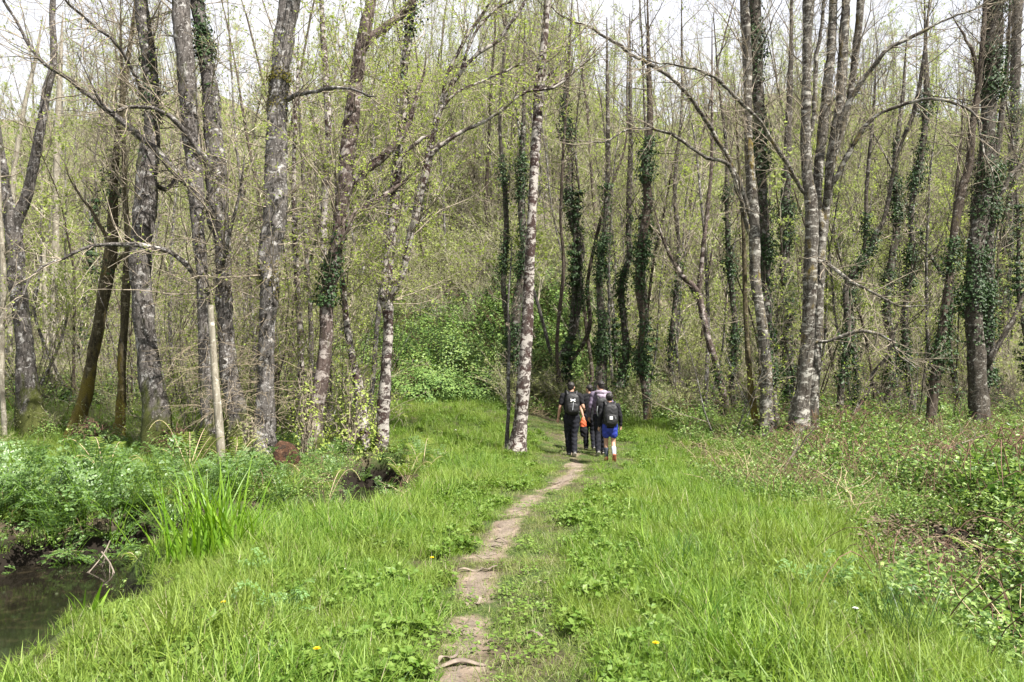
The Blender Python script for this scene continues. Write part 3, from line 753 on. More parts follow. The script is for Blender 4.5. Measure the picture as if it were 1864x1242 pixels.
# --- middle distance, behind the walkers
IVY_GROUP = 'ivy trunks at the foot of the wooded slope'
MID = [
 ('ivy trunk left of the lone blotched tree, slim and dark green', [(923, 680, 15), (922, 600, 13), (921, 520, 12), (919, 420, 12), (916, 320, 10), (914, 220, 8), (913, 100, 7)], 26, B_DARK, 380, 9),
 ('broad ivy trunk directly behind the lone blotched tree', [(944, 690, 24), (941, 640, 22), (944, 560, 20), (950, 470, 19), (953, 380, 17), (952, 280, 12), (950, 160, 8)], 25.5, B_DARK, 700, 10),
 ('crooked black ivy trunk kinking left above the walkers', [(1020, 690, 14), (1024, 655, 15), (1040, 610, 16), (1050, 550, 18), (1056, 500, 20), (1053, 450, 21), (1046, 410, 20), (1039, 350, 18), (1034, 280, 14), (1031, 200, 11), (1036, 110, 8)], 26, B_DARK, 700, 12),
 ('thin brown stem rising beside the kinked ivy trunk', [(1016, 680, 9), (1018, 620, 8), (1021, 488, 8), (1023, 400, 7), (1027, 280, 6), (1030, 150, 5)], 25, B_BROWN, 0, 0),
 ('shaggy ivy trunk with wide leafy foot above the group of walkers', [(1097, 700, 24), (1096, 650, 22), (1092, 590, 18), (1096, 500, 14), (1100, 400, 13), (1106, 300, 11), (1110, 160, 8)], 25, B_DARK, 800, 8),
 ('dark ivy trunk bending right near its top, centre of the slope foot', [(1136, 690, 17), (1135, 640, 16), (1137, 590, 15), (1134, 520, 14), (1140, 470, 14), (1148, 420, 13), (1146, 340, 12), (1144, 260, 11), (1152, 150, 8)], 25.5, B_DARK, 520, 7),
 ('leaning brown stem with a fork, over the kinked ivy trunk', [(1040, 660, 9), (1068, 600, 9), (1074, 520, 9), (1080, 450, 8), (1092, 400, 8), (1118, 340, 7), (1135, 260, 5), (1142, 170, 4)], 26.5, B_BROWN, 60, 4),
 ('pale footed ivy trunk reaching down to the dead leaves, right of the boy', [(1174, 745, 14), (1171, 700, 13), (1168, 655, 13), (1165, 590, 14), (1165, 520, 17), (1169, 450, 18), (1175, 370, 18), (1179, 300, 17), (1182, 230, 15), (1178, 120, 10)], 22.5, B_BROWN, 620, 9),
 ('straight dark stem with sparse ivy behind the reddish fork', [(1225, 730, 12), (1224, 650, 11), (1228, 560, 11), (1232, 450, 10), (1233, 340, 9), (1238, 200, 7), (1240, 80, 5)], 27, B_DARK, 260, 6),
 ('ivy stem standing between the reddish fork and the right clump', [(1338, 760, 14), (1336, 690, 13), (1334, 600, 12), (1330, 500, 12), (1326, 400, 10), (1318, 280, 8), (1312, 150, 6)], 25, B_DARK, 520, 8),
 ('leaning dark trunk sweeping up right beyond the silvery bole', [(1530, 765, 15), (1534, 690, 14), (1540, 610, 14), (1544, 530, 13), (1556, 490, 12), (1580, 460, 12), (1596, 430, 11), (1605, 400, 10), (1622, 340, 9), (1640, 270, 8), (1660, 200, 10), (1684, 110, 8)], 22, B_DARK, 420, 6),
 ('slim ivy stem second beyond the silvery bole', [(1562, 745, 10), (1556, 680, 10), (1550, 600, 11), (1556, 520, 10), (1570, 440, 9), (1580, 340, 8), (1592, 200, 6)], 25, B_DARK, 420, 7),
 ('bushy ivy column in the middle of the brown thicket on the right', [(1620, 720, 16), (1620, 640, 16), (1618, 560, 16), (1622, 480, 16), (1630, 400, 14), (1634, 300, 12), (1640, 180, 8)], 26, B_DARK, 800, 10),
 ('dark stick leaning steeply right out of the brown thicket', [(1556, 748, 10), (1576, 715, 9), (1594, 680, 8), (1610, 650, 8), (1622, 620, 7), (1645, 570, 5)], 22, B_DARK, 0, 0),
 ('ivy stem close left of the dark leaning trunk on the right', [(1655, 730, 13), (1652, 650, 12), (1650, 560, 13), (1656, 470, 12), (1664, 380, 12), (1676, 280, 14), (1684, 190, 15), (1690, 110, 9)], 24, B_DARK, 700, 11),
 ('slim stem leaning left in the gap before the big ivy pair', [(1742, 735, 9), (1736, 650, 9), (1728, 560, 8), (1735, 470, 8), (1742, 380, 7), (1745, 250, 5)], 27, B_BROWN, 200, 5),
]
for k, (lab, pts, Y, bk, iv, zt) in enumerate(MID):
    tree('ivy_trunk_tree' if iv > 100 else 'slim_tree', lab, [dict(p=[(a_ + 5 * math.sin(i_ * 2.3 + k), b_, c_ * .82) for i_, (a_, b_, c_) in enumerate(pts)], ext=2.5)], bk, Y=Y, crown=dict(n=16, z0=.35, L=(.9, 2.6), leaf=3, leafsize=.07, kids=(6, 4)), ivy=[(0, .2, zt, iv, .10)] if iv else (), sides=9, twig=TWIG_DARK if k % 2 else TWIG, group='trees at the foot of the slope', leafm=LEAF_MID)
# --- pale poles and thin trees behind the left trunks
LEFT = [
 ('tall cream coloured bare pole between the forked tree and the leaning tree', [(97, 690, 13), (97, 600, 12), (99, 500, 12), (102, 400, 11), (103, 300, 11), (106, 200, 10), (110, 120, 8)], 26, B_PALE, 4),
 ('cream pole slanting right behind the fork of the leftmost tree', [(18, 640, 9), (20, 480, 9), (24, 330, 9), (38, 230, 8), (52, 160, 7), (62, 120, 6)], 27, B_PALE, 4),
 ('snapped short pale pole with a broken tip near the tall cream pole', [(84, 640, 8), (82, 560, 8), (80, 480, 8), (79, 442, 7)], 29, B_PALE, 0),
 ('cream stem at the left margin in front of the forked tree', [(10, 830, 10), (7, 760, 9), (3, 690, 9), (3, 600, 10), (6, 520, 11), (3, 440, 9), (0, 380, 7)], 19, B_PALE, 8),
 ('slim blotched stem between the stout grey trunk and the reddish tree', [(545, 790, 12), (548, 700, 12), (546, 600, 11), (540, 500, 11), (536, 420, 10), (535, 300, 8), (540, 180, 6)], 21, B_LICH, 14),
 ('dark speckled stem close left of the reddish leaning tree', [(560, 780, 9), (566, 680, 9), (566, 590, 9), (560, 500, 8), (556, 420, 8), (552, 320, 7), (545, 200, 5)], 22, B_DARK, 14),
 ('white speckled stem rising behind the reddish leaning tree', [(600, 770, 13), (598, 660, 12), (592, 540, 12), (589, 430, 12), (592, 330, 14), (598, 250, 13), (594, 160, 12), (588, 60, 10), (584, -20, 8)], 20.5, B_LICH, 18),
 ('thin stem leaning right behind the split blotched trunk', [(672, 760, 9), (680, 680, 9), (686, 600, 9), (696, 500, 8), (704, 400, 8), (716, 300, 7), (726, 180, 5)], 21, B_GREYBARE, 14),
]
for lab, pts, Y, bk, n in LEFT:
    tree('pale_pole' if bk is B_PALE else 'slim_tree', lab, [dict(p=pts, ext=2.0 if n else 0)], bk, Y=Y, crown=dict(n=n, z0=.3, L=(.8, 2.2), leaf=4, leafsize=.06) if n else None, sides=9, group='slim stems among the left trunks', leafm=LEAF_NEW)
tree('leaning_pole', 'smooth cream pole propped against the twin trunk tree, bark peeled off',
     [dict(p=[(404, 855, 15), (401, 800, 15), (396, 740, 14), (391, 680, 13), (387, 620, 12), (383, 556, 11)], ext=0, off=-.35)], B_PALE, sides=10, flare=0, lump=.04)

# ---------------------------------------------------------------- background trees (copies of a few grown kinds)
def bg_tree(seed, H, r0, lean, bark_m, twig_m, leaf_m, n, leaf, leafsize, ivy=0, ivy_top=6, stems=1, z0=.25, kids=(5, 3), L=(.8, 2.4), up=.09, ang=(.35, .95)):
    r = np.random.default_rng(seed)
    ta, ca, ia = Acc(), Acc(), Acc()
    for s in range(stems):
        P = np.array([0., 0, -.4]); d = unit(np.array([*r.normal(0, 1.7 * lean + .12 * (stems > 1), 2), 1.]))
        rows = []
        for k in range(9):
            rows.append([*P, r0 * (1 - .82 * k / 8) * (1 if s == 0 else .7)])
            d = unit(d + np.array([*r.normal(0, .10, 2), .07])); P = P + d * (H + .4) / 8
        rows = spline(rows, .25)
        trunk_mesh(ta, rows, 7, 0, r, .08, .35)
        for q in range(n // stems):
            i = int(r.uniform(z0, .97) * (len(rows) - 1)); dd = unit(rows[i + 1, :3] - rows[i, :3])
            grow(ca, rows[i, :3], rotated(dd, r.uniform(*ang), r), r.uniform(*L) * (1.2 - .7 * i / len(rows)), min(.02, rows[i, 3] * .5), 0, r, up, .15, kids, leaf, leafsize, 0, 1, (4, 3, 3), 2)
        if ivy: ivy_on(ia, rows, r, ivy, .10, .2, ivy_top, 0, size=.085)
    t = ta.mesh('trunk', [bark_m]); c = ca.mesh('crown', [twig_m, leaf_m]); i = ia.mesh('ivy', [LEAF_IVY]) if ivy else None
    return t, c, i

KINDS = {
 'bare': [bg_tree(1, 13, .085, .05, B_GREYBARE, TWIG_FAR, LEAF_MID, 34, 4.0, .09), bg_tree(2, 15, .10, .04, B_BROWN, TWIG_FAR, LEAF_MID, 36, 4, .09)],
 'leafy': [bg_tree(3, 11, .07, .07, B_GREYBARE, TWIG_FAR, LEAF_NEW, 34, 9, .11), bg_tree(4, 9, .055, .1, B_BROWN, TWIG_FAR, LEAF_MID, 32, 10, .11)],
 'ivyclad': [bg_tree(5, 13, .095, .06, B_DARK, TWIG_DARK, LEAF_MID, 20, 2.5, .08, 520, 8), bg_tree(6, 12, .085, .09, B_DARK, TWIG, LEAF_MID, 22, 3, .08, 600, 6)],
 'coppice': [bg_tree(7, 8, .04, .16, B_BROWN, TWIG_FAR, LEAF_OLIVE, 35, 5, .09, stems=5, kids=(5, 2)), bg_tree(8, 7, .035, .2, B_GREYBARE, TWIG_TAN, LEAF_MID, 35, 6, .10, stems=6, kids=(5, 2))],
 'shoots': [bg_tree(11, 3.6, .016, .12, B_BROWN, TWIG, LEAF_NEW, 30, 6, .06, stems=5, kids=(6, 3), L=(.5, 1.5), z0=.1, up=.02, ang=(.5, 1.3)), bg_tree(12, 4.6, .018, .15, B_GREYBARE, TWIG, LEAF_NEW, 30, 7, .06, stems=4, kids=(6, 3), L=(.6, 1.8), z0=.1, up=.02, ang=(.5, 1.3))],
 'thin': [bg_tree(9, 10, .045, .06, B_DARK, TWIG_DARK, LEAF_MID, 16, 2.5, .08), bg_tree(10, 11, .05, .1, B_GREYBARE, TWIG, LEAF_NEW, 18, 4, .08)],
}
TXT = {
 'bare': ('bare_tree', 'bare grey tree of fine upright twigs', 'tree'),
 'leafy': ('leafing_tree', 'young tree in pale spring leaf', 'tree'),
 'ivyclad': ('ivy_tree', 'dark straight tree sleeved in ivy', 'tree'),
 'coppice': ('coppice_tree', 'many stemmed tan thicket tree', 'tree'),
 'shoots': ('sapling', 'knot of thin twiggy shoots', 'sapling'),
 'thin': ('thin_tree', 'thin pole like young tree', 'tree'),
}
ZONES = {
 # px range, depth range, count, kinds and weights, words for the label
 'left': ((-150, 560), (23.5, 44), 74, dict(bare=3, leafy=4, ivyclad=.6, coppice=3, thin=3), 'in the wood behind the left trunks'),
 'left shoots': ((-120, 660), (22, 26), 24, dict(shoots=1), 'among the left trunks'),
 'clump shoots': ((330, 690), (17.6, 21), 16, dict(shoots=1), 'behind the left trunk clump'),
 'right shoots': ((1150, 1960), (19.5, 25), 12, dict(shoots=1), 'around the right trunks'),
 'middle': ((560, 1000), (32, 48), 62, dict(bare=2, leafy=4, coppice=5, thin=3), 'on the open slope above the bramble mound'),
 'right': ((1000, 1990), (25, 44), 104, dict(bare=2.6, leafy=3.4, ivyclad=2.4, coppice=2, thin=4), 'in the ivy wood beyond the right clump'),
}
r = np.random.default_rng(21)
made = {}
for zn, ((a0, a1), (y0, y1), cnt, wts, words) in ZONES.items():
    ks = list(wts); pw = np.array([wts[k] for k in ks]); pw = pw / pw.sum()
    placed = []
    for q in range(cnt):
        for _ in range(30):
            px, Y = r.uniform(a0, a1), r.uniform(y0 ** 1.3, y1 ** 1.3) ** (1 / 1.3)
            X = (px - 932) / F * Y
            if 'shoots' in zn and (path_dist(X, Y) < 2.2 or seg_dist(X, Y, STREAM) < .1 or 880 < px < 1240): continue
            if zn == 'middle' and Y < 36 and 720 < px < 1000: continue
            if all((X - x) ** 2 + (Y - y) ** 2 > .8 for x, y in placed): break
        placed.append((X, Y))
        k = ks[r.choice(len(ks), p=pw)]; v = int(r.integers(len(KINDS[k])))
        nm, txt, cat = TXT[k]
        z = float(ground_h(X, Y))
        if (k, v) not in made:
            t, c, i = KINDS[k][v]
            rt = root(nm, (X, Y, z), txt + ' ' + words, cat)
            for part, me in (('trunk', t), ('crown', c), ('ivy', i)):
                if me:
                    o = bpy.data.objects.new(part, me); COL.objects.link(o); o.parent = rt
            made[(k, v)] = rt
        else:
            rt = copy_tree(made[(k, v)])
        rt['label'] = txt + ' ' + words; rt['group'] = nm.replace('_', ' ') + 's ' + words
        rt.location = (X, Y, z); s = r.uniform(.8, 1.2)
        rt.scale = (s, s, s * r.uniform(.9, 1.12)); rt.rotation_euler = (0, 0, r.uniform(0, 6.28))

# ---------------------------------------------------------------- scattered ground cover (what nobody could count)
def scatter(name, meshes, pts, rot, scl, idx, mask=None):
    col = bpy.data.collections.new(name + '_kinds')          # not linked to the scene: only its meshes are used
    for q, me in enumerate(meshes):
        col.objects.link(bpy.data.objects.new('%s_%02d' % (name, q), me))
    me = bpy.data.meshes.new(name)
    me.vertices.add(len(pts)); me.vertices.foreach_set('co', np.asarray(pts, np.float32).ravel())
    for nm, ty, dt, key in (('rot', 'FLOAT_VECTOR', rot, 'vector'), ('scl', 'FLOAT', scl, 'value'), ('idx', 'INT', idx, 'value')):
        at_ = me.attributes.new(nm, ty, 'POINT'); at_.data.foreach_set(key, np.asarray(dt, np.int32 if ty == 'INT' else np.float32).ravel())
    o = bpy.data.objects.new(name, me); COL.objects.link(o)
    ng = bpy.data.node_groups.new(name, 'GeometryNodeTree')
    ng.interface.new_socket('Geometry', in_out='INPUT', socket_type='NodeSocketGeometry')
    ng.interface.new_socket('Geometry', in_out='OUTPUT', socket_type='NodeSocketGeometry')
    n, l = ng.nodes, ng.links
    gi, go = n.new('NodeGroupInput'), n.new('NodeGroupOutput')
    ip = n.new('GeometryNodeInstanceOnPoints'); ci = n.new('GeometryNodeCollectionInfo')
    ci.inputs['Collection'].default_value = col; ci.inputs['Separate Children'].default_value = True; ci.inputs['Reset Children'].default_value = True
    ip.inputs['Pick Instance'].default_value = True
    m2p = n.new('GeometryNodeMeshToPoints'); l.new(gi.outputs[0], m2p.inputs[0]); l.new(m2p.outputs[0], ip.inputs['Points'])
    l.new(ci.outputs[0], ip.inputs['Instance'])
    for nm, ty, sock in (('rot', 'FLOAT_VECTOR', 'Rotation'), ('scl', 'FLOAT', 'Scale'), ('idx', 'INT', 'Instance Index')):
        na = n.new('GeometryNodeInputNamedAttribute'); na.data_type = ty; na.inputs['Name'].default_value = nm
        l.new(na.outputs[0], ip.inputs[sock])
    l.new(ip.outputs[0], go.inputs[0])
    md = o.modifiers.new('scatter', 'NODES'); md.node_group = ng
    o['kind'] = 'stuff'
    return o

def blades(acc, n, r, rad, hl, w, bend=.5, mat=0, segs=4, base=None, spread=.35):
    """n grass blades as bent tapering strips"""
    b = r.normal(size=(n, 2)) * rad if base is None else base
    az = r.uniform(0, 6.28, n); h = r.uniform(*hl, n); wd = w * r.uniform(.6, 1.4, n)
    ln_ = np.abs(r.normal(0, spread, n)); bd = bend * r.uniform(.2, 1.6, n)
    t = np.linspace(0, 1, segs + 1)[None]
    th = ln_[:, None] + bd[:, None] * t * 1.5
    ds = h[:, None] / segs
    rr = np.cumsum(np.sin(th) * ds, 1) - np.sin(th[:, :1]) * ds; zz = np.cumsum(np.cos(th) * ds, 1) - np.cos(th[:, :1]) * ds
    C = np.stack([b[:, 0:1] + rr * np.cos(az)[:, None], b[:, 1:2] + rr * np.sin(az)[:, None], zz - .015], -1)
    ww = wd[:, None] * np.array([.75, 1, .85, .55, .08] if segs == 4 else list(np.linspace(1, .08, segs + 1)))[None]
    tw = az + r.normal(0, .7, n)
    sd_ = np.stack([-np.sin(tw), np.cos(tw), np.zeros(n)], -1)[:, None] * ww[..., None] * .5
    V = np.stack([C - sd_, C + sd_], 2).reshape(-1, 3)
    k = segs + 1
    i = np.arange(n)[:, None] * k * 2; j = np.arange(segs)[None] * 2
    acc.quads(V, np.stack([i + j, i + j + 1, i + j + 3, i + j + 2], -1).reshape(-1, 4), mat, True)

def mk(fn, mats, name='tuft'):
    a = Acc(); fn(a); return a.mesh(name, mats)

gr = np.random.default_rng(5)
def lush(a): blades(a, 30, gr, .06, (.16, .40), .0078, .6); blades(a, 3, gr, .05, (.15, .4), .004, .5, 1)
def mid(a): blades(a, 36, gr, .06, (.09, .22), .005, .6); blades(a, 1, gr, .05, (.12, .2), .003, .4, 1)
def short(a): blades(a, 34, gr, .06, (.035, .10), .0042, .7, segs=3); blades(a, 5, gr, .06, (.04, .1), .003, 1.0, 1, segs=3)
def broad(a): blades(a, 14, gr, .05, (.18, .42), .0105, .7); blades(a, 14, gr, .05, (.1, .25), .006, .6)
def herb(a):
    for q in range(26):
        p = np.r_[gr.normal(0, .06, 2), gr.uniform(.02, .13)]
        a.leaves(np.repeat(p[None], 4, 0), .045, 0, 1.2, .7, gr)
    blades(a, 8, gr, .05, (.08, .2), .005, .5, 1)
def clover(a):
    a.leaves(np.c_[gr.normal(0, .07, (60, 2)), gr.uniform(.01, .06, 60)], .026, 0, 2., .9, gr)
LEAF_CLOVER = leafmat('leaf_clover', (.14, .25, .03), (.30, .40, .08), .35, .5)
TUFTS = [mk(lush, [GRASS_A, GRASS_DRY]) for _ in range(4)] + [mk(mid, [GRASS_A, GRASS_DRY]) for _ in range(4)] + [mk(short, [GRASS_B, GRASS_DRY]) for _ in range(4)] + \
        [mk(broad, [GRASS_A]) for _ in range(2)] + [mk(herb, [LEAF_CLOVER, GRASS_A]) for _ in range(2)] + [mk(clover, [LEAF_CLOVER]) for _ in range(2)]


FEET = [on_ground(1040, 831), on_ground(1082, 822), on_ground(1095, 828), on_ground(1110, 841)]
def grass_points():
    X, Y = [], []
    for y0, y1, dens in ((3.0, 6, 210), (6, 9, 150), (9, 13, 100), (13, 18, 66), (18, 23, 52), (23, 31, 30)):
        xm0, xm1 = -.78 * y1 - .6, .72 * y1 + .6
        n = int((xm1 - xm0) * (y1 - y0) * dens)
        X.append(gr.uniform(xm0, xm1, n)); Y.append(gr.uniform(y0, y1, n))
    X, Y = np.concatenate(X), np.concatenate(Y)
    z = ground_h(X, Y)
    pd = path_dist(X, Y); bare = path_bare(X, Y)
    right = 3.2 + .075 * Y + .5 * np.sin(Y * .9)                       # where the brambles take over
    keep = (z > WATER_Z + .18) & ~((seg_dist(X, Y, STREAM) < .42) & (Y > 9.5)) & (bare < .05) & (z < 2.0)
    keep &= gr.uniform(size=len(X)) > .62 * sstep(right - .4, right + .8, X) * (Y < 19)
    lb = (X < -2.6 - .05 * Y) & (Y > 7.5)                              # the herb bank across the stream
    keep &= ~(lb & (gr.uniform(size=len(X)) < .45) & (Y < 17))
    keep &= gr.uniform(size=len(X)) > .88 * sstep(-.20, .04, bare)
    keep_i = np.where(keep)[0]; X, Y, z, pd = X[keep], Y[keep], z[keep], pd[keep]
    f1 = fbm(X, Y, .55, 3.3); f2 = fbm(X, Y, 1.7, 9.1)
    # worn strip: both sides of the path, wide on its right
    worn = np.where(X > np.interp(Y, [p[1] for p in PATH], [p[0] for p in PATH]), pd - .62, pd - .16) + .35 * f2
    worn = np.where(Y > 15, np.maximum(np.abs(X - np.interp(Y, [15, 19, 23], [1.5, 1.8, 1.4])) - 1.0 + .4 * f2, .0) - .15, worn)
    sc = np.ones(len(X)); idx = np.zeros(len(X), int)
    u = gr.uniform(size=len(X))
    w = (worn < 0) | (bare[keep_i] > -.10)
    idx[w] = 8 + gr.integers(0, 4, w.sum()); sc[w] = gr.uniform(.7, 1.4, w.sum())
    md = (~w) & (worn < .7); idx[md] = 4 + gr.integers(0, 4, md.sum()); sc[md] = gr.uniform(.7, 1.15, md.sum())
    tl = worn >= .7; idx[tl] = np.where(u[tl] < .45, gr.integers(0, 4, tl.sum()), 4 + gr.integers(0, 4, tl.sum())); sc[tl] = gr.uniform(.65, 1.05, tl.sum()) * (1 + .35 * f1[tl])
    br = tl & (u > np.where((Y < 8), np.where(X > .8, .36, .52), .7)) & (f2 > -.15); idx[br] = 12 + gr.integers(0, 2, br.sum())
    hb = (~w) & (gr.uniform(size=len(X)) < .10 + .35 * np.clip(f1, 0, 1)); idx[hb] = 14 + gr.integers(0, 2, hb.sum())
    cl = (gr.uniform(size=len(X)) < .05); idx[cl] = 16 + gr.integers(0, 2, cl.sum())
    dse = seg_dist(X, Y, STREAM); ne = (dse < .9) & (Y < 9); sc[ne] *= .5 + .35 * np.clip(dse[ne], 0, .9)
    sc *= 1 + .22 * fbm(X, Y, 4.2, 1.1)
    for p in FEET:
        near = np.hypot(X - p[0], Y - p[1]) < .6
        sc[near & (idx < 8)] *= .5
    rot = np.c_[gr.normal(0, .12, (len(X), 2)), gr.uniform(0, 6.28, len(X))]
    return np.c_[X, Y, z], rot, sc, idx

P_, R_, S_, I_ = grass_points()
scatter('grass', TUFTS, P_, R_, S_, I_)
print('grass tufts', len(P_))

# brambles, leaf litter and dead stalks over the right bank and along the slope foot
def bramble(a, n=120, rad=.32, hgt=.38):
    for q in range(2):
        az = gr.uniform(0, 6.28); L = gr.uniform(.5, 1.1); t = np.linspace(0, 1, 8)
        P = np.stack([np.cos(az) * L * t * .8, np.sin(az) * L * t * .8, hgt * 1.5 * np.sin(t * 2.6) + gr.normal(0, .02, 8)], 1) + np.r_[gr.normal(0, .1, 2), 0]
        a.tube(P, np.linspace(.005, .0025, 8), 4, 1)
    c = np.c_[gr.normal(0, rad, (n, 2)), np.abs(gr.normal(.55, .3, n)) * hgt]
    for _ in range(3): a.leaves(c + gr.normal(0, .014, c.shape), .056, 0, .9, .62, gr)
def deadstalks(a):
    for q in range(16):
        L = gr.uniform(.3, 1.0); d = unit(np.array([*gr.normal(0, .8, 2), gr.uniform(.1, .8)])); p = np.r_[gr.normal(0, .25, 2), 0]
        t = np.linspace(0, 1, 5)[:, None]; P = p + d * L * t + np.array([0, 0, -.25]) * t * t + gr.normal(0, .015, (5, 3))
        a.tube(P, np.linspace(.005, .002, 5), 4, 0)
def litter(a):
    a.leaves(np.c_[gr.normal(0, .25, (60, 2)), gr.uniform(.0, .05, 60)], .06, 0, 1.6, .5, gr)
LEAF_DEAD = leafmat('leaf_dead_brown', (.10, .068, .042), (.30, .22, .15), .1, .8, .1)
STALK = plain('dead_stalk', (.42, .33, .22), .9, .1, .35, 8)
CANE = plain('bramble_cane', (.12, .07, .05), .8, .2, .4, 8)
def brushclump(a):
    for q in range(26):
        az = gr.uniform(0, 6.28); d = np.array([math.cos(az) * .7, math.sin(az) * .7, gr.uniform(.6, 1.6)])
        grow(a, np.r_[gr.normal(0, .2, 2), -.05], d, gr.uniform(.8, 2.2), .008, 1, gr, .02, .16, (0, 4), 0, .05, 0, 1, (3, 3, 3), 2)
def brushleaf(a):
    for q in range(20):
        az = gr.uniform(0, 6.28); d = np.array([math.cos(az) * .7, math.sin(az) * .7, gr.uniform(.6, 1.6)])
        grow(a, np.r_[gr.normal(0, .2, 2), -.05], d, gr.uniform(.7, 1.9), .007, 1, gr, .02, .18, (0, 4), 9, .075, 0, 1, (3, 3, 3), 2)
def leafmound(a, n=420, rad=.55, h=.7, sz=.075):
    u = gr.normal(size=(n, 3)); u /= np.linalg.norm(u, axis=1, keepdims=True); u[:, 2] = np.abs(u[:, 2])
    q = u * np.array([rad, rad, h]) * gr.uniform(.55, 1.08, (n, 1)) * (1 + .25 * np.sin(u[:, :1] * 5 + u[:, 1:2] * 7))
    a.leaves(q, sz, 0, N=u + np.array([0, 0, .5]), aspect=.7, r=gr)
    for q in range(7):
        az = gr.uniform(0, 6.28); t = np.linspace(0, 1, 6)[:, None]
        a.tube(np.array([0, 0, 0]) + np.array([math.cos(az) * rad, math.sin(az) * rad, h * 1.1]) * t + gr.normal(0, .05, (6, 3)), np.linspace(.008, .003, 6), 3, 1)
COVER = [mk(bramble, [LEAF_BRAM, CANE]) for _ in range(4)] + [mk(deadstalks, [STALK]) for _ in range(2)] + [mk(litter, [LEAF_DEAD]) for _ in range(2)] + \
        [mk(brushclump, [TWIG_FAR, LEAF_OLIVE]) for _ in range(3)] + [mk(brushleaf, [TWIG_FAR, LEAF_OLIVE]) for _ in range(2)] + [mk(brushleaf, [TWIG_FAR, LEAF_MID]) for _ in range(1)] + \
        [mk(leafmound, [LEAF_BUSH, CANE]) for _ in range(3)] + [mk(leafmound, [LEAF_BRAM, CANE]) for _ in range(2)] + [mk(brushclump, [TWIG_DARK, LEAF_OLIVE]) for _ in range(2)] + [mk(brushleaf, [TWIG_FAR, LEAF_NEW])] + [mk(leafmound, [LEAF_IVY, CANE])]
# 0-3 bramble 4-5 stalks 6-7 litter 8-10 tan brush 11-12 olive brush 13 pale brush 14-16 bush mound 17-18 bramble mound 19-20 dark brush

def put(lst, X, Y, ids, s0, s1, tilt=.12, dz=0.):
    z = ground_h(X, Y); n = len(X)
    lst.append((np.c_[X, Y, z + dz], np.c_[gr.normal(0, tilt, (n, 2)), gr.uniform(0, 6.28, n)], gr.uniform(s0, s1, n), np.asarray(ids)[gr.integers(0, len(ids), n)]))

def area(n, px0, px1, y0, y1):
    Y = gr.uniform(y0 ** 1.5, y1 ** 1.5, n) ** (1 / 1.5)
    return (gr.uniform(px0, px1, n) - 932) / F * Y, Y

L1 = []
n = 1900
Y = gr.uniform(5.0 ** 1.6, 21 ** 1.6, n) ** (1 / 1.6); X = 3.15 + .075 * Y + .5 * np.sin(Y * .9) + np.abs(gr.normal(.15, 1, n)) * (1.2 + .32 * Y) - .2
dz = seg_dist(X, Y, DITCH); ok = (dz > np.where(Y < 9, -.25, .05)) & (X < .8 * Y + 1)
ok &= ~((Y > 15) & (X < 5.2))
bn = fbm(X, Y, .5, 6.6); ok &= bn > -.32
put(L1, X[ok], Y[ok], [0, 1, 2, 3], .55, .9); L1[-1][2][:] *= (.85 + .7 * bn[ok]) * (1 + .55 * sstep(1.0, 3.5, X[ok] - 3.15 - .075 * Y[ok]))
k = gr.uniform(size=ok.sum()) < .10; put(L1, X[ok][k] + .2, Y[ok][k], [4, 5], .7, 1.3)
n = 1300; Y = gr.uniform(4, 20, n); X = 3.2 + .05 * Y + gr.exponential(2.0, n); put(L1, X, Y, [6, 7], .7, 1.3, .05)
k = (X > 4.0); put(L1, X[k][:110], Y[k][:110], [4, 5], .5, 1.1)
# right understory and slope foot
X, Y = area(430, 1240, 1990, 19, 26); put(L1, X, Y, [0, 1, 2, 3, 14, 17, 18], .4, .95)
X, Y = area(360, 1180, 1990, 24, 32); put(L1, X, Y, [19, 22, 17, 18, 16, 14, 22], .6, 1.3)
# green bank behind the walkers
X, Y = area(420, 640, 1200, 26.2, 31); put(L1, X, Y, [14, 15, 16, 14, 17, 18], .55, 1.25)
X, Y = area(130, 900, 1250, 24.5, 28); put(L1, X, Y, [0, 1, 4, 5, 11, 17], .7, 1.2)
X, Y = area(90, 690, 1150, 33, 38); put(L1, X, Y, [8, 9, 10, 11, 12, 17], .7, 1.3)
X, Y = area(420, 670, 1080, 27.0, 35.5); put(L1, X, Y, [14, 15, 16, 14, 22, 17, 18], .8, 1.7)
Y = gr.uniform(7.6, 17, 900); X = gr.uniform(-9, -1.2, 900); d_ = seg_dist(X, Y, STREAM); ok2 = (d_ > .12) & (d_ < 1.1) & ((X < -2.4 - .03 * Y) | (d_ < .4)) & ~((X > -3.6) & (Y < 9.2)); put(L1, X[ok2], Y[ok2], [0, 1, 2, 3, 4, 6, 7], .35, .7)
X, Y = area(60, 330, 700, 15.6, 18.5); ok2 = seg_dist(X, Y, STREAM) > .3; put(L1, X[ok2], Y[ok2], [17, 18, 0, 1, 4, 14, 19], .3, .6)
X, Y = area(100, -120, 640, 16.5, 23.5); ok2 = seg_dist(X, Y, STREAM) > .1; put(L1, X[ok2], Y[ok2], [17, 18, 11, 4, 0, 1, 14, 19], .3, .75)
# left wood floor
X, Y = area(560, -150, 640, 24, 37); put(L1, X, Y, [11, 14, 14, 17, 18, 17, 22, 15, 16, 22], .7, 1.5)
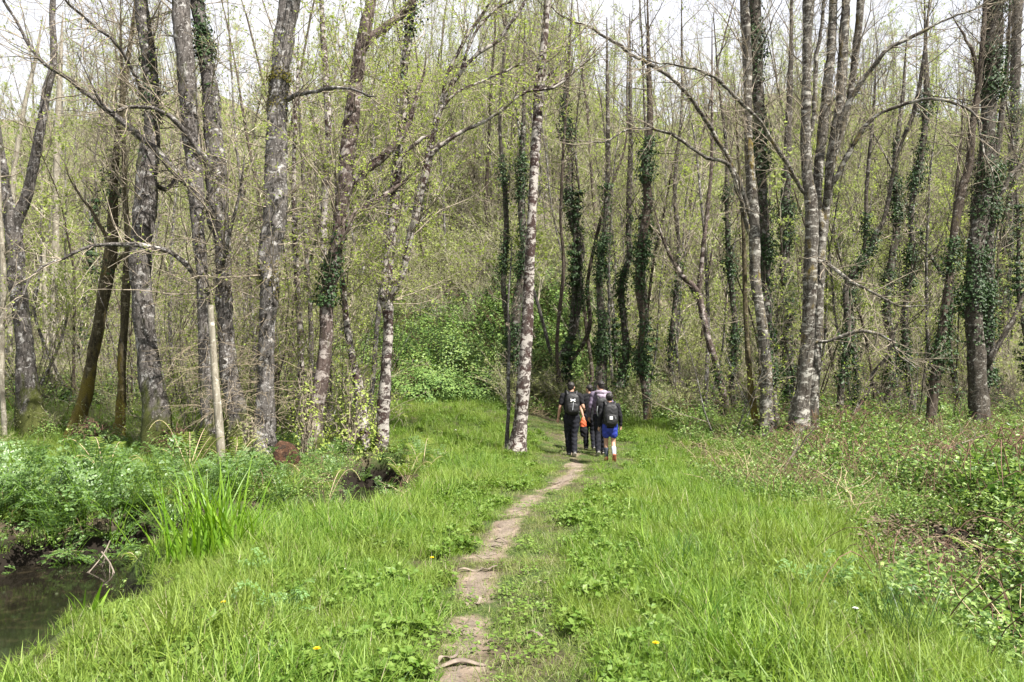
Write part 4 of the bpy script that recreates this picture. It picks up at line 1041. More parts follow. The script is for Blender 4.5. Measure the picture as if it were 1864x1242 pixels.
# hillside brush
X, Y = area(2500, -200, 2060, 30, 62)
patch = fbm(X, Y, .16, 4.4)
inb = (Y < 35) & (X / Y * F + 932 > 680) & (X / Y * F + 932 < 1050); Y[inb] += 5
g_ = patch > .02; t_ = patch < -.08; o_ = ~(g_ | t_)
put(L1, X[g_], Y[g_], [13, 21, 11, 14, 8], .9, 1.9); put(L1, X[t_], Y[t_], [8, 9, 10, 13, 11], .9, 1.8); put(L1, X[o_], Y[o_], [13, 11, 12, 22, 10, 21, 17], .9, 1.8)
for q in range(len(L1)):
    p = L1[q][0]
    for f in FEET: p[np.hypot(p[:, 0] - f[0], p[:, 1] - f[1]) < 1.4, 2] -= 3
    near_path = (path_dist(p[:, 0], p[:, 1]) < .9) & (p[:, 1] < 24); p[near_path, 2] -= 3
cat_ = [np.concatenate([l[i] for l in L1]) for i in range(4)]
okz = cat_[0][:, 2] > ground_h(cat_[0][:, 0], cat_[0][:, 1]) - 1
scatter('undergrowth', COVER, *[c[okz] for c in cat_])
print('cover', okz.sum())

# far wood on the upper slope, one mass
n = 900
Y = gr.uniform(40, 68, n); X = gr.uniform(-.82, .82, n) * Y
FK = [KINDS['bare'][0], KINDS['leafy'][0], KINDS['leafy'][1], KINDS['coppice'][0], KINDS['coppice'][1], KINDS['thin'][0], KINDS['thin'][1], KINDS['bare'][1]]
fm = []
for t, c, i in FK:
    a = Acc()
    for me, off in ((t, 0), (c, 1)):
        V = np.zeros(len(me.vertices) * 3, np.float32); me.vertices.foreach_get('co', V)
        Q = np.zeros(len(me.loops), np.int32); me.loops.foreach_get('vertex_index', Q)
        M = np.zeros(len(me.polygons), np.int32); me.polygons.foreach_get('material_index', M)
        V = V.reshape(-1, 3); Q = Q.reshape(-1, 4)
        a.quads(V, Q, 0, True); a.m[-1] = (M + off).astype(np.int32)
    fm.append(a.mesh('far_tree', [t.materials[0], c.materials[0], c.materials[1]]))
scatter('far_wood', fm, np.c_[X, Y, ground_h(X, Y)], np.c_[gr.normal(0, .05, (n, 2)), gr.uniform(0, 6.28, n)], gr.uniform(.6, 1.0, n), gr.choice(8, n, p=[.12, .20, .20, .10, .10, .09, .10, .09]))

# ---------------------------------------------------------------- plants, dead wood, stump (each a thing)
pr = np.random.default_rng(77)
def frond(a, base, az, L, rise, droop, npairs, plen, kind, lm=0, sm=1):
    """one arching compound leaf: fern (narrow comb) or herb (clusters of leaflets)"""
    t = np.linspace(0, 1, 12)
    rr = L * t * (1 - .15 * t); zz = rise * L * np.sin(t * (1.35 + droop))
    c, s = math.cos(az), math.sin(az)
    P = base + np.stack([c * rr, s * rr, zz], 1)
    a.tube(P, np.linspace(.006, .002, 12) * (L / .6), 4, sm)
    side = np.array([-s, c, 0]); T = np.gradient(P, axis=0); T /= np.linalg.norm(T, axis=1, keepdims=True)
    tt = np.linspace(.22 if kind == 'fern' else .3, .99, npairs)
    for q in tt:
        i = min(int(q * 11), 10); p = P[i] + (P[i + 1] - P[i]) * (q * 11 - i); d = T[i]
        nrm = unit(np.cross(d, side)); 
        if kind == 'fern':
            pl = plen * (math.sin(math.pi * (.12 + .86 * q) ** .8) ** .8 + .05)
            for sg in (-1, 1):
                o = unit(side * sg + d * .35 - nrm * 0 + np.array([0, 0, -.12])); w = plen * .11
                m1 = p + o * pl * .5
                a.quads([p, m1 + d * w * .5, p + o * pl, m1 - d * w * .5], [[0, 1, 2, 3]], lm)
                # lobes
                for u in (.25, .45, .65, .82):
                    b = p + o * pl * u; ww = w * 1.5 * (1 - u * .6)
                    a.quads([b - o * w * .25, b + d * ww + o * w * .2, b + o * w * .45, b - d * ww + o * w * .2], [[0, 1, 2, 3]], lm)
        else:
            pl = plen * (1.15 - .75 * q)
            for sg in (-1, 1):
                o = unit(side * sg + d * .5 + pr.normal(0, .12, 3))
                for u in (.35, .7, 1.0):
                    for sg2 in ((-1, 1) if u < 1 else (0,)):
                        lb = p + o * pl * u; o2 = unit(o * .8 + np.cross(nrm, o) * sg2 * .8 + pr.normal(0, .15, 3)); lw = plen * .30 * pr.uniform(.75, 1.2)
                        sd2 = unit(np.cross(nrm, o2)) * lw * .38
                        a.quads([lb, lb + o2 * lw * .5 + sd2, lb + o2 * lw, lb + o2 * lw * .5 - sd2 + nrm * lw * .1], [[0, 1, 2, 3]], lm)
                a.tube(np.array([p, p + o * pl * .5, p + o * pl]), [.002, .0015, .001], 3, sm)

def plant(name, label, pos, fn, mats, cat='plant', group=None, part='fronds'):
    rt = root(name, pos, label, cat, group)
    a = Acc(); fn(a); a.obj(part, mats, rt)
    return rt

def herb_fn(n, L, lean=None, plen=.10):
    def f(a):
        for q in range(n):
            az = pr.uniform(0, 6.28) if lean is None else pr.normal(lean, 1.1)
            frond(a, np.r_[pr.normal(0, .06, 2), -.03], az, L * pr.uniform(.6, 1.15), pr.uniform(.5, 1.3), pr.uniform(.1, 1.0), 7, plen * pr.uniform(.8, 1.2), 'herb')
    return f
def fern_fn(n, L, plen=.14, rise=(.65, 1.15)):
    def f(a):
        for q in range(n):
            frond(a, np.r_[pr.normal(0, .03, 2), -.03], q * 6.28 / n + pr.normal(0, .3), L * pr.uniform(.75, 1.15), pr.uniform(*rise), pr.uniform(.25, .95), 18, plen * pr.uniform(.8, 1.15), 'fern')
    return f

# blue green herbs on the far stream bank: three grown kinds, copied
HERBS = []
for q in range(5):
    a = Acc(); herb_fn(17, .55)(a); HERBS.append(a.mesh('fronds', [LEAF_HERB, BLADE_IRIS]))
spots = []
for q in range(95):
    for _ in range(40):
        Y = pr.uniform(8.6, 17.5); X = pr.uniform(-.74 * Y - .6, -1.9 - .05 * Y)
        d = float(seg_dist(X, Y, STREAM))
        if d < .02 or (X > -3.4 and Y < 9.4): continue
        
        if all((X - x) ** 2 + (Y - y) ** 2 > .16 for x, y in spots): break
    else: continue
    spots.append((X, Y))
spots += [(-2.9 + 1.05 * math.cos(q_) * (1 + .15 * (i_ % 3)), 15.3 + 1.5 * math.sin(q_)) for i_, q_ in enumerate(np.linspace(.2, 6.3, 15))]
spots += [(-6.35, 9.15), (-5.9, 9.35), (-5.45, 9.6), (-6.8, 9.0), (-5.1, 9.95), (-6.1, 9.6), (-5.6, 10.1), (-6.9, 9.6)] + [(x, 9.02 + .9 * (x + 5.3) ** 2 * .12 + .35 + pr.normal(0, .1)) for x in np.arange(-6.9, -4.8, .6)]
for q in range(400):
    X, Y = pr.uniform(-7.6, -4.5), pr.uniform(7.8, 10)
    if -.08 < float(seg_dist(X, Y, STREAM)) < .22 and Y > 7.9 and all((X - x) ** 2 + (Y - y) ** 2 > .07 for x, y in spots[-22:]) and len(spots) < 140: spots.append((X, Y))
for q, (X, Y) in enumerate(spots):
    edge = float(seg_dist(X, Y, STREAM)) < .5
    lab = 'lush blue green herb overhanging the dark stream edge' if edge else 'lush blue green herb of lacy leaves on the far stream bank'
    rt = root('bank_herb', (X, Y, float(ground_h(X, Y))), lab, 'plant', 'herbs overhanging the stream' if edge else 'herbs on the far stream bank', pr.uniform(0, 6.28))
    o = bpy.data.objects.new('fronds', HERBS[q % 5]); COL.objects.link(o); o.parent = rt
    s = pr.uniform(.55, 1.3) * (1.1 if edge else 1) * (1 if Y < 11.5 else .62); rt.scale = (s, s, s * pr.uniform(.9, 1.2))
    rt.rotation_euler[0] = pr.normal(0, .12)

for px, py, Y, n, L, lab, m in (
    (690, 915, 12.2, 8, .75, 'yellow green fern standing in the dark hollow below the split trunk', LEAF_FERN),
    (648, 905, 13.0, 7, .6, 'fern at the left rim of the dark hollow', LEAF_FERN),
    (740, 905, 13.4, 7, .55, 'fern at the right rim of the dark hollow', LEAF_FERN),
    (585, 905, 12.2, 7, .7, 'fern with arching fronds in front of the rotten stump', LEAF_FERN),
    (195, 895, 12.6, 7, .75, 'pale fern among the blue green bank herbs', LEAF_FERN),
    (345, 865, 14, 8, .8, 'fern at the foot of the thick straight grey trunk', LEAF_FERN),
    (420, 850, 14.5, 7, .7, 'bright fern beside the base of the leaning cream pole', LEAF_FERN),
    (285, 1020, 8.9, 4, .55, 'low pale fern reaching over the water beside the sword leaved clump', LEAF_FERN),
    (1835, 985, 8.6, 7, .75, 'pale fern rising out of the brambles at the right margin', LEAF_FERN),
    (770, 870, 14.2, 5, .5, 'small fern in the grass right of the dark hollow', LEAF_FERN)):
    p = at(px, py, Y); p[2] = float(ground_h(p[0], p[1]))
    plant('fern', lab, p, fern_fn(n, L), [m, STALK], 'fern')

p = on_ground(385, 1020)
def iris(a):
    blades(a, 140, pr, .19, (.6, 1.1), .03, .34, segs=6, spread=.24)
    blades(a, 18, pr, .18, (.6, 1.0), .026, .7, segs=6, spread=.5)
rt = plant('iris_clump', 'large clump of tall sword shaped leaves on the stream edge', p, iris, [BLADE_IRIS], part='blades')
for px, py, n, h, w, lab in (
    (1240, 1040, 70, (.25, .5), .006, 'dark green rush tuft in the lush grass right of the path'),
    (1172, 1000, 5, (.3, .42), .02, 'few upright sword leaves left of the dark rush tuft'),
    (1640, 1180, 110, (.3, .62), .006, 'tall fine rush tuft at the edge of the right ditch'),
    (858, 880, 16, (.4, .8), .010, 'thin upright reed tuft in grass near the lone blotched trunk'),
    (1095, 862, 26, (.2, .45), .014, 'low dark sword leaf tuft on the grass behind the boy'),
    (1228, 790, 22, (.5, .95), .016, 'far sword leaf clump on grass right of the walkers'),
    (35, 775, 60, (.5, 1.1), .018, 'bluish reed clump below the leftmost forked tree'),
    (1490, 1030, 10, (.5, .95), .012, 'sparse tall stalks at the edge of the brambles'),
    (165, 1130, 7, (.22, .34), .05, 'broad pale dock leaves at the water edge in the near grass')):
    p = on_ground(px, py)
    plant('rush_tuft' if w < .03 else 'dock_plant', lab, p, lambda a, n=n, h=h, w=w: blades(a, n, pr, .10 if w < .03 else .05, h, w, .35, segs=5, spread=.22), [BLADE_RUSH if w < .012 else BLADE_IRIS], part='blades')
for px, py, L, lab in ((525, 1130, .26, 'pale blue green lacy weed in the near grass left of the path'), (458, 1060, .22, 'small pale lacy weed right of the sword leaved clump'),
                       (1610, 1085, .32, 'pale lacy weed leaning over the right ditch edge'), (1490, 1085, .3, 'pale lacy weed among tall grass before the brambles'), (1440, 830, .3, 'lacy weed at the foot of the silvery bole')):
    plant('lacy_weed', lab, on_ground(px, py), herb_fn(14, L, plen=.06), [leafmat('leaf_pale_' + str(px), (.20, .36, .10), (.36, .50, .20), .35), BLADE_IRIS])

YEL = plain('dandelion_yellow', (.75, .52, .01), .6, .2, .1); WHITE = plain('petal_white', (.75, .74, .72), .6, .2, .05)
def flower(h, col, w):
    def f(a):
        a.tube(np.array([[0, 0, -.02], [.01, 0, h * .5], [0, .01, h]]), [.003, .0025, .002], 4, 1)
        k = 16
        for ring, (el, L) in enumerate(((.25, w), (.6, w * .8), (1.0, w * .5))):
            for q in range(k):
                az = q * 6.28 / k + ring * .2; d = np.array([math.cos(az) * math.cos(el), math.sin(az) * math.cos(el), math.sin(el)]); sd = np.array([-math.sin(az), math.cos(az), 0]) * w * .16
                b = np.array([0, .01, h]); a.quads([b, b + d * L * .6 + sd, b + d * L, b + d * L * .6 - sd], [[0, 1, 2, 3]], 0)
    return f
for px, py, m, w, lab in ((405, 1142, YEL, .024, 'yellow dandelion left of the path, nearest the stream'), (575, 1238, YEL, .022, 'yellow dandelion at the bottom of the photo'),
                          (786, 1050, YEL, .022, 'yellow dandelion beside the middle of the bare path'), (1195, 1225, YEL, .022, 'yellow dandelion low in the grass right of the path'),
                          (1560, 1155, WHITE, .022, 'white daisy near the tall fine rush tuft'), (1340, 900, WHITE, .03, 'white flower at the start of the brambles'), (830, 795, WHITE, .05, 'white flower head left of the lone blotched trunk'),
                          (625, 1075, WHITE, .02, 'white daisy in the near grass between stream and path')):
    plant('dandelion' if m is YEL else 'daisy', lab, on_ground(px, py), flower(.16, m, w), [m, BLADE_IRIS], 'flower', part='flower_head')

# bramble mounds and shrubs at the slope foot
def bush(name, label, px, py, Y, w, h, m, n, sz, dark=0):
    p = at(px, py, Y); p[2] = float(ground_h(p[0], p[1])) - .1
    rt = root(name, p, label, 'bush')
    a = Acc(); u = pr.normal(size=(n, 3)); u /= np.linalg.norm(u, axis=1, keepdims=True); u[:, 2] = np.abs(u[:, 2])
    lump = 1 + .22 * np.sin(u[:, :1] * 6 + 1) * np.sin(u[:, 1:2] * 5) + .18 * np.sin(u[:, 2:] * 9 + u[:, :1] * 8) + .1 * np.sin(u[:, :1] * 17)
    a.leaves(u * np.array([w, w * .7, h]) * lump * pr.uniform(.6, 1.06, (n, 1)) ** .6, sz, 0, N=u + np.array([0, -.2, .5]), aspect=.7, r=pr)
    a.obj('foliage', m, rt)
    b = Acc()
    for q in range(30):
        az = pr.uniform(0, 6.28); el = pr.uniform(.3, 1.5); d = np.array([math.cos(az) * math.cos(el) * w, math.sin(az) * math.cos(el) * w * .7, h * math.sin(el)])
        t = np.linspace(0, 1.12, 8)[:, None]; b.tube(d * t + pr.normal(0, .05, (8, 3)) + np.array([0, 0, .3]) * np.sin(t * 3), np.linspace(.012, .004, 8), 4, 0)
    b.obj('stem', TWIG if m in (LEAF_NEW, LEAF_OLIVE) else CANE, rt)
bush('bramble_mound', 'large dark rounded bramble mound on the slope foot, left of the lone blotched trunk', 812, 655, 28.0, 2.5, 2.9, LEAF_BRAM, 13000, .085)
bush('ivy_mound', 'dark ivy covered hump behind and above the bramble mound', 785, 560, 31.0, 2.4, 2.2, LEAF_IVY, 6000, .09)
bush('green_shrub', 'bright green low shrub in front of the bramble mound, beside the split trunk', 770, 690, 26.2, 2.0, 1.3, LEAF_BUSH, 7500, .085)
bush('low_shrub', 'fresh green shrub between the bramble mound and the lone blotched trunk', 880, 690, 26.4, 1.5, 1.3, LEAF_BUSH, 5000, .085)
bush('slope_shrub', 'green shrub on the bank just above the walkers', 1010, 640, 28.5, 1.6, 1.5, LEAF_BUSH, 5000, .085)
bush('leafy_sapling_bush', 'loose yellow green sapling foliage between the reddish tree and split trunk', 640, 700, 16.9, .7, 2.1, LEAF_NEW, 800, .07)
bush('sunlit_sprig_bush', 'thin yellow green sprigs in front of the slim stems right of the stout grey trunk', 560, 690, 15.6, .5, 2.0, LEAF_NEW, 520, .065)
bush('leafy_sapling_bush', 'leafy brush around the base of the twin grey trunks, right of the cream pole', 452, 800, 15.3, .5, 1.0, LEAF_OLIVE, 500, .065)
bush('base_brush', 'low dark green brush between the thick grey trunk and the twin trunks', 330, 800, 16.2, .8, .8, LEAF_BRAM, 1500, .06)
bush('base_brush', 'dark green brush between the twisted stem and the leaning mossy trunk', 180, 790, 17.8, .8, .7, LEAF_BRAM, 1400, .065)

# rotten stump
p = at(518, 882, 13.6); p[2] = float(ground_h(p[0], p[1]))
r_ = np.random.default_rng(5)
rt = root('rotten_stump', p, 'short crumbling reddish brown stump at the foot of the stout grey trunk', 'stump')
rows = spline([[0, 0, -.2, .24], [0, 0, .15, .22], [.02, 0, .38, .19], [-.04, 0, .50, .15], [-.08, 0, .60, .07], [-.09, 0, .64, .015]], .03)
a = Acc(); trunk_mesh(a, rows, 26, 0, r_, .34, .5)
a.obj('bole', bark('rotten_wood', (.05, .026, .015), (.20, .10, .055), (.34, .2, .12), lich=(.55, .7), blk=(.52, .62), scale=9, furrow=1.5), rt)

# dead branches
DEADW = plain('dead_wood_pale', (.16, .135, .11), .85, .2, .3, 12, .3)
def dead_branch(name, label, ctrl, kids, seed):
    r = np.random.default_rng(seed)
    C = np.array(ctrl, float); o = C[0, :3].copy(); C[:, :3] -= o
    rt = root(name, o, label, 'branch')
    a = Acc(); rows = spline(C, .08); trunk_mesh(a, rows, 8, 0, r, .07)
    for t in r.uniform(.25, .95, kids):
        i = int(t * (len(rows) - 2)); d = unit(rows[i + 1, :3] - rows[i, :3])
        grow(a, rows[i, :3], rotated(d, r.uniform(.4, .9), r), r.uniform(.25, .7), rows[i, 3] * .6, 1, r, .02, .15, (3, 3), 0)
    a.obj('limb', DEADW, rt)
def wp(px, py, Y, r): return [*at(px, py, Y), r]
dead_branch('dead_branch', 'bleached forked branch standing in the grass before the silvery bole', [wp(1422, 868, 13, .012), wp(1436, 838, 13.1, .016), wp(1455, 815, 13.1, .014), wp(1478, 785, 13, .008), wp(1480, 770, 13, .004)], 5, 1)
g_ = on_ground(1800, 1205); h_ = on_ground(1870, 1150)
dead_branch('dead_branch', 'thick pale stick lying in the dark ditch at the right margin', [[g_[0], g_[1], g_[2] + .03, .018], [(g_[0] + h_[0]) / 2, (g_[1] + h_[1]) / 2, (g_[2] + h_[2]) / 2 + .06, .02], [h_[0] + .1, h_[1], h_[2] + .08, .017], [h_[0] + .5, h_[1] + .2, h_[2] + .1, .012]], 3, 2)
dead_branch('dead_branch', 'bare forked twig dipping into the stream under the bank herbs', [wp(200, 985, 9.2, .008), wp(188, 1010, 9.0, .007), wp(168, 1035, 8.8, .006), wp(146, 1062, 8.6, .004)], 3, 3)
dead_branch('dead_branch', 'pale twig slanting into the water right of the forked twig', [wp(185, 1005, 8.9, .01), wp(200, 1025, 8.8, .009), wp(210, 1050, 8.7, .008), wp(215, 1068, 8.6, .005)], 2, 4)
dead_branch('dead_branch', 'grey stick lying across the brambles in the right ditch', [wp(1735, 1130, 7.0, .012), wp(1790, 1126, 7.1, .012), wp(1850, 1122, 7.2, .008)], 4, 5)
dead_branch('dead_branch', 'long dead stem arching out of the brambles below the big ivy pair', [wp(1640, 860, 12.5, .012), wp(1680, 840, 12.6, .012), wp(1730, 815, 12.7, .01), wp(1800, 790, 12.9, .006)], 6, 6)

# curled bark strips on the path
SM = plain('bark_strip_grey', (.16, .13, .105), .85, .2, .35, 14, .4)
for k, (px, py, L, az, lab) in enumerate((
    (838, 1222, .30, .15, 'long curled bark strip across the near end of the path'), (815, 1212, .18, 1.2, 'short bark strip crossing the long curled one'),
    (832, 1157, .17, -.7, 'dark edged bark strip on the left half of the near path'), (868, 1105, .15, 1.3, 'upright curled bark flake on the path by the grass tongue'),
    (848, 1112, .13, 1.9, 'small bark flake beside the upright curled one'), (975, 1168, .16, -.9, 'pale bark strip in worn grass right of the path'),
    (858, 1046, .22, .1, 'thin stick like bark strip on the widest bare patch'), (890, 1044, .15, .5, 'bark flake at right edge of the widest bare patch'),
    (898, 1000, .22, -.2, 'bark strip on the path at its middle bend'), (912, 990, .17, -.5, 'darker bark strip above the one at the middle bend'), (985, 1068, .13, .6, 'lone bark flake in the worn grass beside the widest bare patch'),
    (1010, 884, .3, .4, 'far bark strip where the path bends toward the walkers'))):
    p = on_ground(px, py)
    a = Acc(); t = np.linspace(0, 1, 12); u = np.linspace(-1, 1, 5); w = L * .085
    cx = (t - .5) * L; bend = .14 * L * np.sin(t * 3.1 + k) ; rise = .02 + .03 * np.sin(t * 3.14 + k * .7) ** 2
    Wd = w * np.sin(np.pi * (.08 + .84 * t)) ** .6
    top = np.stack([np.repeat(cx[:, None], 5, 1), bend[:, None] + Wd[:, None] * u[None], rise[:, None] + .45 * Wd[:, None] * (u[None] ** 2) * (1 if k % 2 else -1)], -1)
    bot = top - np.array([0, 0, .006])
    c, s = math.cos(az), math.sin(az); Rm = np.array([[c, -s, 0], [s, c, 0], [0, 0, 1]])
    V = np.concatenate([top.reshape(-1, 3), bot.reshape(-1, 3)]) @ Rm.T
    i = np.arange(11)[:, None]; j = np.arange(4)[None]; q = np.stack([i * 5 + j, i * 5 + j + 1, (i + 1) * 5 + j + 1, (i + 1) * 5 + j], -1).reshape(-1, 4)
    e = [[r_ * 5, (r_ + 1) * 5, (r_ + 1) * 5 + 60, r_ * 5 + 60] for r_ in range(11)] + [[r_ * 5 + 4, r_ * 5 + 64, (r_ + 1) * 5 + 64, (r_ + 1) * 5 + 4] for r_ in range(11)]
    a.quads(V, np.concatenate([q, q[:, ::-1] + 60, np.array(e)]), 0, True)
    tag(a.obj('bark_strip', SM, None, (0, 0, 0)), lab, 'bark strip').location = (p[0], p[1], p[2] + .012)

# ---------------------------------------------------------------- the four walkers
def chain(a, pts, rad, sx=1., sy=1., k=16, cap=True):
    """closed rounded limb through joints with a radius at each"""
    C = np.c_[np.asarray(pts, float), np.asarray(rad, float)]
    S_ = spline(C, .02) if len(C) > 2 else np.array([C[0] + (C[-1] - C[0]) * t for t in np.linspace(0, 1, max(3, int(np.linalg.norm(C[-1, :3] - C[0, :3]) / .02)))])
    P, R = S_[:, :3], S_[:, 3]
    T = np.gradient(P, axis=0); T /= np.linalg.norm(T, axis=1, keepdims=True) + 1e-9
    if cap:
        ang = np.array([0, .35, .7, 1.05, 1.35])
        h = [P[0] - T[0] * R[0] * math.cos(q) for q in ang]; hr = [max(1e-5, R[0] * math.sin(q)) for q in ang]
        e = [P[-1] + T[-1] * R[-1] * math.cos(q) for q in ang[::-1]]; er = [max(1e-5, R[-1] * math.sin(q)) for q in ang[::-1]]
        P = np.vstack([h, P, e]); R = np.r_[hr, R, er]; T = np.vstack([np.repeat(T[:1], 5, 0), T, np.repeat(T[-1:], 5, 0)])
    ref = np.array([0, 1., 0]) if abs(T.mean(0)[1]) < .8 else np.array([0, 0, 1.])
    U = np.cross(T, ref); U /= np.linalg.norm(U, axis=1, keepdims=True) + 1e-9; Vv = np.cross(T, U)
    th = np.arange(k) * 2 * np.pi / k
    V = P[:, None] + R[:, None, None] * (U[:, None] * np.cos(th)[None, :, None] * sx + Vv[:, None] * np.sin(th)[None, :, None] * sy)
    n = len(P); i = np.arange(n - 1)[:, None]; j = np.arange(k)[None]
    a.quads(V.reshape(-1, 3), np.stack([i * k + j, i * k + (j + 1) % k, (i + 1) * k + (j + 1) % k, (i + 1) * k + j], -1).reshape(-1, 4), 0, True)

def ball(a, c, r3, k=16, pw=1.0):
    th = np.linspace(0, 2 * np.pi, k, endpoint=False); ph = np.linspace(1e-3, np.pi - 1e-3, k)
    def sp(v): return np.sign(v) * np.abs(v) ** pw
    V = np.asarray(c) + np.stack([r3[0] * sp(np.cos(th))[None] * sp(np.sin(ph))[:, None], r3[1] * sp(np.sin(th))[None] * sp(np.sin(ph))[:, None], r3[2] * np.repeat(sp(np.cos(ph))[:, None], k, 1)], -1)
    i = np.arange(k - 1)[:, None]; j = np.arange(k)[None]
    a.quads(V.reshape(-1, 3), np.stack([i * k + j, (i + 1) * k + j, (i + 1) * k + (j + 1) % k, i * k + (j + 1) % k], -1).reshape(-1, 4), 0, True)

def fuse(name, a, mat, parent, vox, s, origin=(0, 0, 0), smooth=2, disp=0.):
    """closed pieces -> one continuous skin"""
    me = a.mesh(name + '_raw', [mat]); o = bpy.data.objects.new(name + '_raw', me); COL.objects.link(o)
    md = o.modifiers.new('r', 'REMESH'); md.mode = 'VOXEL'; md.voxel_size = vox
    if smooth:
        sm = o.modifiers.new('s', 'SMOOTH'); sm.iterations = smooth; sm.factor = .5
    dg = bpy.context.evaluated_depsgraph_get()
    m2 = bpy.data.meshes.new_from_object(o.evaluated_get(dg))
    bpy.data.objects.remove(o); bpy.data.meshes.remove(me)
    V = np.zeros(len(m2.vertices) * 3, np.float32); m2.vertices.foreach_get('co', V); V = V.reshape(-1, 3)
    if disp:   # cloth folds
        f = np.sin(V[:, 2] * 42 + np.sin(V[:, 0] * 31) * 1.7 + V[:, 1] * 22) * np.sin(V[:, 2] * 17 + V[:, 0] * 13)
        nrm = np.zeros(len(V) * 3, np.float32); m2.vertices.foreach_get('normal', nrm); V = V + nrm.reshape(-1, 3) * (f * disp)[:, None].astype(np.float32)
    V = (V - np.asarray(origin, np.float32)) * s
    m2.vertices.foreach_set('co', V.astype(np.float32).ravel())
    m2.polygons.foreach_set('use_smooth', np.ones(len(m2.polygons), bool))
    m2.name = name
    m2.materials.clear(); m2.materials.append(mat); m2.update()
    o = bpy.data.objects.new(name, m2); COL.objects.link(o); o.parent = parent
    return o

def turn(P, c, az):
    P = np.asarray(P, float) - c; s, co = math.sin(az), math.cos(az)
    return np.stack([P[..., 0] * co - P[..., 1] * s, P[..., 0] * s + P[..., 1] * co, P[..., 2]], -1) + c

SKIN = plain('skin', (.36, .21, .145), .55, .35, .06, 12)
HAIRD = plain('hair_black', (.012, .009, .008), .55, .4, .5, 60, .5)
BLACK = plain('black_cotton', (.010, .010, .012), .9, .2, .3, 30, .3)
NAVY = plain('black_trouser_cloth', (.009, .0095, .014), .85, .2, .35, 22, .3)
PURPLE = plain('plum_grey_shell', (.095, .075, .115), .6, .35, .35, 14, .3)
LILAC = plain('lilac_grey_lining', (.2, .165, .21), .75, .3, .3, 18, .2)
BLUE = plain('royal_blue_sports_cloth', (.016, .032, .25), .6, .35, .2, 16, .2)
NYLON = plain('black_pack_nylon', (.008, .008, .009), .6, .4, .3, 40, .3)
GREYZIP = plain('grey_tape', (.33, .34, .36), .5, .4, .1)
MARK = plain('white_mark', (.62, .62, .62), .6, .3, .03)
SOCKW = plain('sock_grey_white', (.34, .36, .40), .9, .1, .15); SOCKD = plain('sock_dark', (.06, .07, .09), .9, .1, .2)
SHOER = plain('shoe_rust_red', (.34, .12, .07), .7, .3, .3, 30); SHOEB = plain('shoe_black', (.02, .02, .022), .6, .4, .2); SOLE = plain('shoe_sole_grey', (.4, .38, .35), .7, .3, .1)
ORANGE = plain('orange_red_cloth', (.45, .085, .03), .7, .3, .25, 14)
EYE = plain('eye_dark', (.03, .02, .015), .2, .5, .1)

def hand(a, w, d, side, curl=.5):
    """palm, five fingers and a thumb leaving its side; w = wrist, d = direction of forearm"""
    d = unit(np.asarray(d, float)); lat = unit(np.cross(d, np.array([1., 0, 0]) if abs(d[0]) < .9 else np.array([0, 1., 0])))
    flat_n = unit(np.cross(lat, d))                      # palm normal, towards the thigh
    palm = w + d * .045
    chain(a, [w, palm, w + d * .088], [.024, .034, .034], 1, .55, 12)
    for k, (o, L) in enumerate(((-.027, .062), (-.010, .074), (.009, .070), (.027, .056))):
        b = w + d * .09 + lat * o; c1 = unit(d + flat_n * -side * curl * .5); c2 = unit(d + flat_n * -side * curl * 1.4)
        chain(a, [b, b + c1 * L * .5, b + c1 * L * .5 + c2 * L * .5], [.0095, .009, .0075], k=8)
    b = w + d * .03 + lat * -.032; c1 = unit(d * .75 + lat * -.65)
    chain(a, [b, b + c1 * .035, b + unit(c1 + d * .6) * .062], [.011, .0105, .008], k=8)

